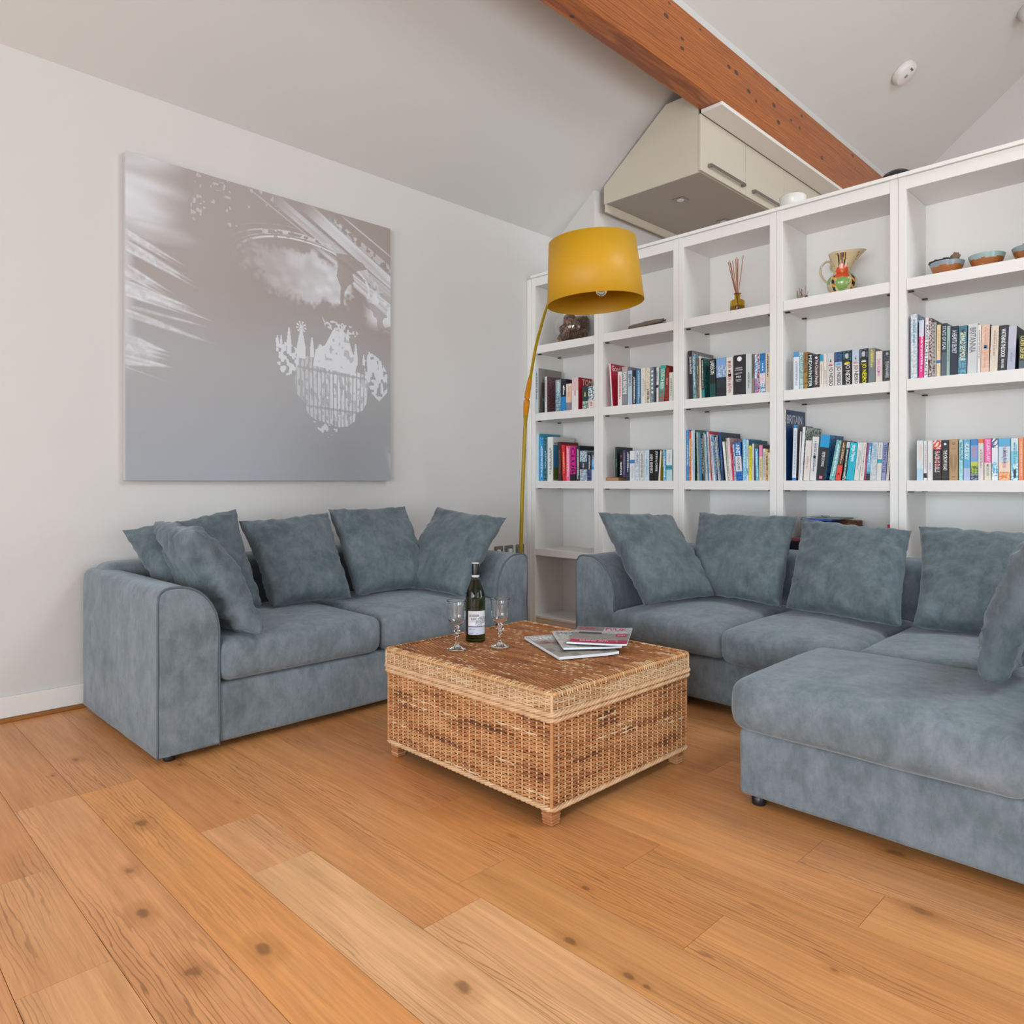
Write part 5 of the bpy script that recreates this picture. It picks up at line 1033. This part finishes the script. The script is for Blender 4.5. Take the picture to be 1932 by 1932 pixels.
(2.146, 0.0272, 0.195, 0.0, 0.13, 1.579, '1d2f2c', '2f5a5c', 'MIDWINTER', 'e4ecec', 0.05, 0.95, {'c2': '2a8a98'}, 'dark green paperback with white lettering, in the fourth bay upper book row', 3, 'B'),
(2.176, 0.0342, 0.186, 0.0, 0.13, 1.579, '3a2c30~54424a', '2e2828', 'The Chosen People', 'e8dcdc', 0.1, 0.85, {'em': 'f0ece8'}, 'dark plum paperback with white moon, in the fourth bay upper book row', 3, 'B'),
(2.212, 0.0192, 0.18, 0.0, 0.13, 1.579, 'ece4da e4d8cc@.5 2f9cc8@.8', 'e4dcd0', '', 'a8a098', 0.1, 0.7, {}, 'cream paperback with turquoise top corner, in the fourth bay upper book row', 3, 'B'),
(2.233, 0.0162, 0.183, 0.0, 0.13, 1.579, 'eae4dc', 'e0d8d0', '', '8a8480', 0.1, 0.5, {'em2': 1}, 'plain cream slim paperback, in the fourth bay upper book row', 3, 'B'),
(2.252, 0.0372, 0.184, 0.0, 0.14, 1.579, 'e2dedc d4d4d8@.62', 'd0ccca', 'JO NESBO', '15151a', 0.02, 0.58, {'fig': 1, 'rt': 'd8404a'}, 'grey-white thriller with black lettering and tiny figure, in the fourth bay upper book row', 3, 'B'),
(2.293, 0.0392, 0.185, 0.0, 0.14, 1.579, 'e0dcdc b8c8dc@.58 3c5e8c~24426c@.7', '505a68', 'JO NESBO', '15151a', 0.02, 0.58, {'rt': '4aa0d0'}, 'blue-topped thriller with black lettering, in the fourth bay upper book row', 3, 'B'),
(2.336, 0.0452, 0.186, 0.0, 0.14, 1.579, '181a1f 181a1f@.6 2c6a78~16181c@.72', '1c2024', 'JO NESBO', 'e4e0dc', 0.02, 0.62, {'face': 1, 'rt': 'e4dc20'}, 'black thriller with pale portrait and white lettering, in the fourth bay upper book row', 3, 'B'),
(2.385, 0.0352, 0.182, 0.0, 0.14, 1.579, 'e0dcda c0cfe0@.6', 'c0c8d4', 'JO NESBO', '15151a', 0.02, 0.57, {'fig': 1, 'rt': 'e87a70'}, 'pale blue thriller with black lettering and walking figure, in the fourth bay upper book row', 3, 'B'),
(2.423, 0.0412, 0.186, 0.0, 0.15, 1.579, '14151a 1c2028@.62 5a6a80~1c2028@.75', '1a1e28', 'JO NESBO', 'f2ea18', 0.02, 0.58, {'face': 1, 'rt': 'e4e4e4'}, 'black thriller with yellow lettering and portrait, in the fourth bay upper book row', 3, 'B'),
(2.467, 0.0322, 0.183, 0.0, 0.17, 1.579, '7a8488 8a9090@.5', '98938a', '', 'e8d83a', 0.45, 0.95, {}, 'grey hardback with yellow lettering, in the fourth bay upper book row', 3, 'B'),
(2.503, 0.0322, 0.162, 0.0, 0.13, 1.579, 'e8e0da', 'd8d0cc', 'DANI RIDEMAN', 'd474b8', 0.2, 0.75, {}, 'cream paperback with pink lettering, in the fourth bay upper book row', 3, 'B'),
(2.542, 0.0342, 0.161, 0.0, 0.14, 1.579, '30343a~585e64', '3a3c40', 'THOMAS HARRIS', 'd8dcdf', 0.12, 0.65, {'em': 'a8b0b8'}, 'black and grey paperback, last on shelf, in the fourth bay upper book row', 3, 'B'),
(2.001, 0.0192, 0.405, 0.0, 0.26, 1.067, 'e6dfd6', '2e3e50', 'BRITAIN', '2c3038', 0.72, 0.95, {'c2': '0c4a8a', 'ct': ('BRITAIN', 'd8dce0', 0.87, 0.05)}, 'tallest cream-spined book with dark blue cover, in the fourth bay lower book row', 3, 'C'),
(2.056, 0.0222, 0.313, 0.029, 0.21, 1.067, '2f8ad0 dfe8f0@.05 dfe8f0@.9 2f8ad0@.95', '5a6068', '', 'a8b8d0', 0.1, 0.9, {'c2': '6a5a50'}, 'blue and white tall book leaning right, in the fourth bay lower book row', 3, 'C'),
(2.092, 0.0062, 0.276, 0.04, 0.17, 1.067, 'e6e6ea', 'd8d8dc', '', 'c8c8cc', 0.3, 0.4, {}, 'very thin white book, in the fourth bay lower book row', 3, 'C'),
(2.1, 0.0142, 0.3, 0.06, 0.22, 1.067, 'eceef2', '2c6048', '', 'd8dce0', 0.3, 0.4, {'c2': 'c8ccc8'}, 'white-spined book with green cover leaning right, in the fourth bay lower book row', 3, 'C'),
(2.12, 0.0332, 0.223, 0.067, 0.13, 1.067, 'e6dfdb', 'ded8d2', '', 'd8a8a0', 0.3, 0.6, {}, 'pinkish white paperback leaning right, in the fourth bay lower book row', 3, 'C'),
(2.156, 0.0342, 0.242, 0.075, 0.14, 1.067, 'e2e2e2', 'd4d0c8', '', '7a8a9a', 0.2, 0.9, {'sq': '5a6a90'}, 'pale grey paperback with small picture, in the fourth bay lower book row', 3, 'C'),
(2.193, 0.0492, 0.25, 0.108, 0.19, 1.067, '1f2128 22242c@.5 1f9fda@.72', '3a4a58', 'PETER DOWNS', 'e8ecf0', 0.3, 0.62, {'c2': '1788c8', 'sq2': 'e87ab8'}, 'thick black and bright blue hardback, in the fourth bay lower book row', 3, 'C'),
(2.264, 0.0282, 0.22, 0.183, 0.15, 1.067, '5fa8b0~88c0c4', '3a5068', '', 'd8f0f2', 0.1, 0.9, {}, 'teal paperback leaning right, in the fourth bay lower book row', 3, 'C'),
(2.296, 0.0272, 0.215, 0.159, 0.14, 1.067, 'e84a3c 4c3428@.38', '1f1c1e', '', 'd8b890', 0.42, 0.95, {'em3': 1}, 'brown paperback with red foot leaning right, in the fourth bay lower book row', 3, 'C'),
(2.333, 0.0162, 0.207, 0.121, 0.15, 1.067, 'cad4d8~2f4a44@0 4a6e6c~2c4440@.2 c8d4dc@.85', '1f3c3c', '', 'e8f0f4', 0.1, 0.8, {}, 'white and dark green slim book, in the fourth bay lower book row', 3, 'C'),
(2.353, 0.0372, 0.202, 0.119, 0.15, 1.067, '10b8d4 12bcd8@.5', '1898b0', 'Jorge Mayers', 'ffffff', 0.5, 0.95, {}, 'bright cyan thick book, in the fourth bay lower book row', 3, 'C'),
(2.393, 0.0252, 0.201, 0.114, 0.14, 1.067, 'e4e0da~d8e0e4', 'dcd4cc', '', 'a8b8c8', 0.3, 0.8, {}, 'off-white paperback right of cyan book, in the fourth bay lower book row', 3, 'C'),
(2.421, 0.0212, 0.2, 0.105, 0.14, 1.067, 'e6e0da', 'dcd4cc', '', 'b8a8a0', 0.1, 0.9, {'em2': 1}, 'cream paperback with small black bird, in the fourth bay lower book row', 3, 'C'),
(2.444, 0.0092, 0.199, 0.076, 0.14, 1.067, 'a83a6a', '902c58', '', 'c86a90', 0.3, 0.4, {}, 'thin magenta paperback, in the fourth bay lower book row', 3, 'C'),
(2.454, 0.0182, 0.198, 0.076, 0.14, 1.067, '26303a 34a0c8@.18 8ac8e4~5aa8d4@.24 4a90c8@.7', '3a5a80', '', 'e4f2f8', 0.4, 0.9, {}, 'sky blue paperback with navy foot, in the fourth bay lower book row', 3, 'C'),
(2.474, 0.0312, 0.199, 0.055, 0.15, 1.067, 'd4dce0~c0ccd4', 'ccd4d8', 'SAPPHIRE', '78b0d8', 0.55, 0.95, {}, 'pale blue-grey thick paperback, in the fourth bay lower book row', 3, 'C'),
(2.507, 0.0212, 0.197, 0.056, 0.14, 1.067, 'e4e4e0 2aa8c0@.46 e6e4e0@.56', 'd8d8d4', '', '9ab0b8', 0.6, 0.95, {}, 'white paperback with turquoise band, in the fourth bay lower book row', 3, 'C'),
(2.53, 0.0212, 0.196, 0.056, 0.15, 1.067, '8f9cd0~a0a8d4', '7a88b8', 'VERNON LITTLE', '26284a', 0.2, 0.95, {}, 'lilac-blue paperback, in the fourth bay lower book row', 3, 'C'),
(2.554, 0.0122, 0.194, 0.072, 0.14, 1.067, 'e8e2da', '882838', '', '98887a', 0.1, 0.9, {}, 'cream paperback with maroon cover, last on shelf, in the fourth bay lower book row', 3, 'C'),
(2.671, 0.0302, 0.327, 0.0, 0.2, 1.579, 'dce0e4~b8c4cc', '5a6490', '', '6a9ab8', 0.55, 0.92, {'c2': '9ab0c8'}, 'tall silvery white book, first on shelf, in the fifth bay upper book row', 4, 'B'),
(2.707, 0.0222, 0.292, 0.01, 0.16, 1.579, 'ee2a8c e8287f@.4 d0d8ee@.72', '6a4a80', '', 'ffd0e8', 0.1, 0.85, {}, 'hot pink paperback with pale top, in the fifth bay upper book row', 4, 'B'),
(2.732, 0.0162, 0.3, 0.02, 0.18, 1.579, 'f0f0f2 ecdce0@.92', '8a1c2c', 'RACES FACES PLACES', '2c2c50', 0.04, 0.88, {}, 'tall white book with dark navy capitals, in the fifth bay upper book row', 4, 'B'),
(2.751, 0.0142, 0.295, 0.007, 0.2, 1.579, '4a2028~c8b8b8', '3c1c24', '', 'd8c8c8', 0.5, 0.9, {}, 'dark maroon speckled book, in the fifth bay upper book row', 4, 'B'),
(2.766, 0.0202, 0.272, 0.0, 0.18, 1.579, 'c8c4bc', '38303a', '', '3a343c', 0.1, 0.2, {'spiral': 1}, 'spiral-bound notebook with striped spine, in the fifth bay upper book row', 4, 'B'),
(2.788, 0.0162, 0.257, 0.008, 0.14, 1.579, 'e8cfa0~e8d8b8@0 4a78b8@.26 ead0a4@.32', 'd8c090', '', 'c8a868', 0.5, 0.9, {}, 'sandy yellow paperback with blue spot, in the fifth bay upper book row', 4, 'B'),
(2.807, 0.0222, 0.26, 0.015, 0.17, 1.579, '55646e 2c3c48@.45', '2c3c44', 'STATE OF FEAR', 'c8d4d8', 0.5, 0.95, {}, 'dark slate hardback with pale lettering, in the fifth bay upper book row', 4, 'B'),
(2.831, 0.0142, 0.245, 0.012, 0.15, 1.579, '9ab8b4', '88a8a8', '', '6a8a88', 0.3, 0.7, {}, 'pale sea-green slim book, in the fifth bay upper book row', 4, 'B'),
(2.848, 0.0312, 0.24, 0.012, 0.15, 1.579, '222c40', '5a3830', 'A HEARTS SECRET', 'd4dae4', 0.45, 0.92, {}, 'midnight blue hardback, in the fifth bay upper book row', 4, 'B'),
(2.881, 0.0352, 0.236, 0.017, 0.16, 1.579, '6fa8c0~3c7890@0 3c7488@.35', '2c5060', 'GERALD SEYMOUR', 'f0ecc8', 0.28, 0.88, {'em': '3a4a50'}, 'teal thriller with cream lettering, in the fifth bay upper book row', 4, 'B'),
(2.92, 0.0392, 0.24, 0.021, 0.18, 1.579, 'd2d4d6', 'a8a49e', 'BRITANNIA', '6a707a', 0.42, 0.92, {}, 'light grey thick hardback, in the fifth bay upper book row', 4, 'B'),
(2.961, 0.0132, 0.23, 0.017, 0.17, 1.579, 'e8e4e2', 'c8b8ac', '', '8a8480', 0.3, 0.9, {}, 'slim white hardback, in the fifth bay upper book row', 4, 'B'),
(2.976, 0.0332, 0.227, 0.018, 0.17, 1.579, 'e8c8b4~e2bca4', '5a5050', '', 'd8a890', 0.1, 0.95, {'sq': '3a90c0'}, 'peach hardback with small blue picture, in the fifth bay upper book row', 4, 'B'),
(3.012, 0.0312, 0.216, 0.032, 0.16, 1.579, 'e0d4c2', 'd0c4b0', '', 'b8a890', 0.35, 0.9, {}, 'cream-beige hardback, in the fifth bay upper book row', 4, 'B'),
(3.046, 0.0332, 0.213, 0.033, 0.17, 1.579, '28282f', '1c1c22', 'WATCHING THE DOOR', 'ffffff', 0.3, 0.92, {'t2': ('KEVIN MYERS', 'f0f0f0', 0.06, 0.26)}, 'black hardback with bold white lettering, in the fifth bay upper book row', 4, 'B'),
(3.081, 0.0312, 0.204, 0.039, 0.19, 1.579, 'b4b8cc c0c2d4@.5', '2a2630', '', '9a9cb8', 0.2, 0.4, {}, 'lavender grey hardback with dark cover, in the fifth bay upper book row', 4, 'B'),
(3.127, 0.0282, 0.157, 0.013, 0.15, 1.579, '52646c 2c3438@.25', '2a2e34', 'COLIN DEXTER', 'f0e478', 0.3, 0.97, {}, 'dark paperback with yellow capitals, in the fifth bay upper book row', 4, 'B'),
(3.158, 0.0222, 0.158, 0.0, 0.15, 1.579, 'a8b0b4', '90989c', '', '5a6064', 0.3, 0.8, {}, 'grey paperback, last on shelf, in the fifth bay upper book row', 4, 'B'),
(2.699, 0.0282, 0.2, 0.0, 0.13, 1.067, 'b4d8ec d8e2e6@.3', 'd0dce0', '', 'f0c8b4', 0.5, 0.9, {}, 'pale blue and white paperback, first on shelf, in the fifth bay lower book row', 4, 'C'),
(2.73, 0.0142, 0.198, 0.0, 0.13, 1.067, 'e6e4e2 20242c@.06 e6e2e0@.18', 'dcd8d6', '', '9a9ca4', 0.3, 0.9, {}, 'slim white paperback with black foot label, in the fifth bay lower book row', 4, 'C'),
(2.748, 0.0222, 0.198, 0.0, 0.13, 1.067, 'e6e4e4', 'dcdada', '', 'a8b0c8', 0.25, 0.45, {}, 'plain white paperback, in the fifth bay lower book row', 4, 'C'),
(2.773, 0.0352, 0.198, 0.0, 0.14, 1.067, '1e2024 20232a@.3 d8342c~f2e8e0@.78', 'c82828', 'RAGING BULLS', 'f0ece8', 0.2, 0.72, {'t2': ('EASY RIDERS', 'e83c34', 0.32, 0.85)}, 'black and red paperback with bold lettering, in the fifth bay lower book row', 4, 'C'),
(2.811, 0.0292, 0.198, 0.0, 0.14, 1.067, '1b1b1f', '1a1a1e', 'THE CROW ROAD', 'f2f0ee', 0.25, 0.75, {'em': 'f0f0f0'}, 'black paperback with white capitals and emblem, in the fifth bay lower book row', 4, 'C'),
(2.843, 0.0372, 0.201, 0.0, 0.15, 1.067, 'b8956c', 'a8865c', '', '5a4028', 0, 0, {'loop': 1}, 'kraft brown book with line drawing, in the fifth bay lower book row', 4, 'C'),
(2.885, 0.0172, 0.197, 0.0, 0.13, 1.067, '8fd0dc~b4e0e6', '8ac0cc', 'See You Gull', '2c6a78', 0.5, 0.93, {}, 'pale aqua paperback, in the fifth bay lower book row', 4, 'C'),
(2.905, 0.0272, 0.197, 0.0, 0.13, 1.067, 'b4c0e4 5fb0d8@.3', '5a98c0', 'HORSE BOY', 'f4f6e4', 0.5, 0.92, {}, 'sky blue paperback with cream capitals, in the fifth bay lower book row', 4, 'C'),
(2.935, 0.0292, 0.198, 0.0, 0.14, 1.067, '2c3c54~8a98a8@0 a8b83a~486a38@.15 c8cc4a@.35 6fa8dc@.45 3f88c8@.85', '3a68a0', '2063', 'e87a90', 0.55, 0.82, {}, 'blue paperback with green field, in the fifth bay lower book row', 4, 'C'),
(2.966, 0.0222, 0.197, 0.0, 0.14, 1.067, 'e2dcd8 e87a3a@.9', 'c84038', '', 'a89c98', 0.3, 0.75, {}, 'grey-white paperback with orange square, in the fifth bay lower book row', 4, 'C'),
(2.991, 0.0272, 0.199, 0.0, 0.14, 1.067, 'e6dcc6 f05ca8@.42', 'c83a88', 'JULIAN CLARY', 'fce8f2', 0.44, 0.97, {'t2': ('MURDER', '7a98b4', 0.1, 0.38)}, 'pink over cream paperback, in the fifth bay lower book row', 4, 'C'),
(3.021, 0.0242, 0.197, 0.0, 0.14, 1.067, 'e4eef4 4aa8dc~e8f2f6@.1 e8eaf0@.4 3c5a88~e8ecf4@.78', 'c8d8e4', 'ALL THAT', '5ac0e0', 0.2, 0.45, {}, 'white paperback with blue winter scene, in the fifth bay lower book row', 4, 'C'),
(3.048, 0.0462, 0.197, 0.0, 0.15, 1.067, 'e08048~f2c090@0 f4d8c0@.2 c8e0ec@.45 58b0dc@.8', '6ab0d0', 'The Midnight Rose', 'c890b0', 0.3, 0.85, {'t2': ('Lucinda Riley', '5898bc', 0.4, 0.75)}, 'thick paperback fading from sky blue to orange, in the fifth bay lower book row', 4, 'C'),
(3.097, 0.0282, 0.195, 0.0, 0.14, 1.067, '58c0dc~e0f0f2@0 88d0e0@.4 d0e4e4@.7', 'a8d0dc', '', '4aa8c8', 0.4, 0.9, {'sqb': '20404c'}, 'watercolour turquoise paperback, in the fifth bay lower book row', 4, 'C'),
(3.127, 0.0192, 0.197, 0.0, 0.14, 1.067, 'f08858 f29060@.5', 'e07840', '', 'f8d8c4', 0.1, 0.9, {}, 'coral orange paperback, in the fifth bay lower book row', 4, 'C'),
(3.149, 0.0242, 0.194, 0.0, 0.14, 1.067, '4a7a9c', '3a6a8c', '', 'e0e8f0', 0.1, 0.9, {}, 'slate blue paperback, last on shelf, in the fifth bay lower book row', 4, 'C'),
]
# ---------------------------------------------------------------- books
def bands(sp):
    out = []
    for tok in sp.split():
        fr = 0.0
        if '@' in tok: tok, fr = tok.split('@'); fr = float(fr)
        c, c2 = (tok.split('~')+[None])[:2]; out.append([fr, hx(c), hx(c2) if c2 else hx(c)])
    return out
def book(x, w, H, lean, dep, z, bd, cover, title, tc, s0, s1, ex, label, bay, row):
    y = .03
    if label.startswith('tall book with white spine and grey'): x, y = .086, -.006
    kind = 'magazine' if 'magazine' in label else 'pamphlet' if 'pamphlet' in label else 'notebook' if 'notebook' in label else 'book'
    t = empty(kind, (x, y, z+(w*math.sin(lean) if lean > 0 else 0)), label, kind, 'books on the bookcase shelves')
    t.rotation_euler = (0, lean, 0)
    cc = hx(cover); c2 = hx(ex['c2']) if 'c2' in ex else None; th = min(.0022, w*.16); mb = MB(); B = bands(bd)+[[1.0, None, None]]
    for i in range(len(B)-1):
        z0, z1 = B[i][0]*H, B[i+1][0]*H; mb.quad((0, 0, z0), (w, 0, z0), (w, 0, z1), (0, 0, z1), B[i][1], B[i][2])
    # boards
    for x0, x1 in ((0, th), (w-th, w)):
        nn = len(mb.v); mb.v += [(x0, 0, 0), (x1, 0, 0), (x1, dep, 0), (x0, dep, 0), (x0, 0, H), (x1, 0, H), (x1, dep, H), (x0, dep, H)]
        for f in ((0, 3, 2, 1), (4, 5, 6, 7), (2, 3, 7, 6)): mb.face([nn+i for i in f], cc)
        for f in ((1, 2, 6, 5), (3, 0, 4, 7)): mb.face([nn+i for i in f], cc, c2 or cc)
    mb.quad((th, th, 0), (th, th, H), (w-th, th, H), (w-th, th, 0), cc); mb.quad((th, 0, H), (w-th, 0, H), (w-th, th, H), (th, th, H), B[-2][1]); mb.quad((th, 0, 0), (th, th, 0), (w-th, th, 0), (w-th, 0, 0), cc)
    mb.build('cover', M['printed'], t)
    if w > .007:
        p = MB(); p.box(th+.0002, w-th-.0002, th+.0002, dep-.003, .002, H-.003); p.build('pages', M['page'], t)
    g = MB(); tcol = hx(tc); e = -.0005
    def sp_text(s, a, b, col, wf=.62):
        V, F_, ar = text_geo(s); L = (b-a)*H; hh = min(w*wf, L/ar*1.9)
        put_text(g, s, lambda u, v: (w/2-hh/2+hh*v, e, b*H-L*u), col)
    def rect(u0, u1, v0, v1, col): g.quad((w*u0, e, H*v0), (w*u1, e, H*v0), (w*u1, e, H*v1), (w*u0, e, H*v1), col)
    def disc(cx, cz, r, col, n=12):
        nn = len(g.v); g.v += [(cx+r*math.cos(2*PI*i/n), e, cz+r*math.sin(2*PI*i/n)) for i in range(n)]; g.face(range(nn, nn+n), col)
    if title: sp_text(title, s0, s1, tcol, .66)
    elif s1 > s0 and w > .006:
        r = random.Random(label); v = s1
        while v > s0:
            l = r.uniform(.02, .07); rect(.38, .60 if w > .012 else .7, max(s0, v-l), v, tcol); v -= l+r.choice((.008, .008, .02))
        if w > .022:
            v = s1-.05
            while v > s0+.15: l = r.uniform(.02, .06); rect(.68, .78, v-l, v, tcol); v -= l+.012
    if 't2' in ex: a = ex['t2']; sp_text(a[0], a[2], a[3], hx(a[1]), .4)
    if 'dots' in ex:
        for i in range(6): disc(w*.5, H*(.3+.115*i), w*.3, hx(ex['dots']))
    if 'sq' in ex: v = .5 if title.startswith('MARR') else .78 if title else .5; rect(.3, .75, v, v+.07, hx(ex['sq']))
    if title.startswith('MARR'): rect(.3, .75, .53, .54, hx('f0e8e8')); rect(.5, .55, .5, .57, hx('f0e8e8')); rect(.3, .48, .545, .57, hx('2c3c70')); rect(.57, .75, .5, .525, hx('2c3c70'))
    if 'sq2' in ex: rect(.3, .62, .03, .09, hx(ex['sq2']))
    if 'sqb' in ex: rect(.35, .7, .06, .26, hx(ex['sqb']))
    if 'em' in ex: disc(w*.5, H*.9, w*.2, hx(ex['em'])); disc(w*.56, H*.905, w*.12, B[-2][1]) if False else None
    if 'em2' in ex: disc(w*.5, H*.5, w*.13, hx('16161a')); rect(.35, .5, .49, .495, hx('16161a'))
    if 'em3' in ex: disc(w*.45, H*.16, w*.2, hx('4a2018'))
    if 'fig' in ex: rect(.46, .56, .74, .80, hx('14141a')); rect(.4, .62, .73, .755, hx('14141a')); disc(w*.51, H*.81, w*.05, hx('14141a'))
    if 'rt' in ex: rect(.2, .8, .615, .65, hx(ex['rt'])); rect(.3, .7, .66, .675, hx(ex['rt']))
    if 'face' in ex:
        n = 16; nn = len(g.v); g.v += [(w*(.48+.22*math.cos(2*PI*i/n)), e, H*(.85+.085*math.sin(2*PI*i/n))) for i in range(n)]; g.face(range(nn, nn+n), hx('c4c4c8'))
        e = -.0008; rect(.36, .45, .865, .875, hx('202226')); rect(.55, .64, .865, .875, hx('202226')); rect(.44, .56, .81, .818, hx('6a4a4a')); rect(.66, .76, .72, .93, hx('16181c')); rect(.26, .72, .915, .945, hx('16181c'))
    if 'st' in ex:
        for (s, v0, v1, c_) in ex['st']:
            pass
        for s, vc, wd, hh in (('THE DEFENCE', .66, .62, .032), ('OF THE REALM', .61, .66, .032), ('THE AUTHORISED', .545, .6, .016), ('HISTORY OF', .515, .5, .016), ('MI5', .43, .4, .05), ('CHRISTOPHER', .37, .5, .026), ('ANDREW', .335, .36, .026)):
            put_text(g, s, lambda u, v: (w*(.5-wd/2+wd*u)-.006, e, H*(vc+hh*v)), hx('eeeeee'))
    if 'spiral' in ex:
        for i in range(40): rect(.1, .85, (i+.15)/40, (i+.6)/40, hx('3a363c'))
    if 'loop' in ex:
        for k, sx in ((0, .42), (1, .3), (2, .18)):
            for i in range(24):
                a0, a1 = 2*PI*i/24, 2*PI*(i+1)/24
                f = lambda a, o: (w*(.5+(sx+o)*math.sin(a)*(.5+.5*(math.cos(a)*.5+.5))), e, H*(.42+(.26-.03*k)*math.cos(a)))
                g.quad(f(a0, 0), f(a1, 0), f(a1, .035), f(a0, .035), tcol)
        rect(.25, .75, .9, .915, tcol); rect(.35, .65, .87, .88, tcol); rect(.3, .7, .76, .77, tcol); rect(.3, .7, .08, .09, tcol)
    if 'ct' in ex or 'ct2' in ex:
        for kx in ('ct', 'ct2'):
            if kx not in ex: continue
            s, c_, vc, hh = ex[kx]; V, F_, ar = text_geo(s); L = hh*ar*.8; y0 = .045 if len(s) < 4 else .012
            put_text(g, s, lambda u, v: (w+.0006, y0+L*u, H*vc-hh/2+hh*v), hx(c_))
        if ex['ct'][0] == 'BRITAIN': g.quad((w+.0004, 0, 0), (w+.0004, dep, 0), (w+.0004, dep, H*.76), (w+.0004, 0, H*.76), hx('0d3f7c'), hx('062a58'))
        if ex['ct'][0] == 'Barbara': g.quad((w+.0004, .005, H*.02), (w+.0004, dep*.5, H*.02), (w+.0004, dep*.5, H*.3), (w+.0004, .005, H*.3), hx('5a6a34')); g.quad((w+.0004, .005, H*.3), (w+.0004, dep*.5, H*.3), (w+.0004, dep*.5, H*.82), (w+.0004, .005, H*.82), hx('3f86b8'), hx('c88a9a'))
        if ex['ct'][0] == 'NAY': g.quad((w+.0004, .01, 0), (w+.0004, .1, 0), (w+.0004, .1, H*.7), (w+.0004, .03, H*.68), hx('5a5450'), hx('a8a4a0'))
    if g.f: g.build('spine_print', M['print'] if 'ct' not in ex else M['print'], t)
    return t
for B_ in BOOKS: book(*B_)
t = empty('notebook', (.73, .035, 1.0672), 'tan leather notebook lying flat under three books in the second bay', 'notebook')
mb = MB(); mb.bbox(0, .105, 0, .17, 0, .004, .001, 1); mb.bbox(0, .105, 0, .17, .019, .0232, .001, 1); mb.box(0, .004, 0, .17, .004, .019); mb.build('cover', plain('tan_leather', 'a8683c', .6), t)
mb = MB(); mb.box(.004, .103, .002, .168, .004, .019); mb.build('pages', painted('brown_edge_pages', 'b88a68', .8), t)
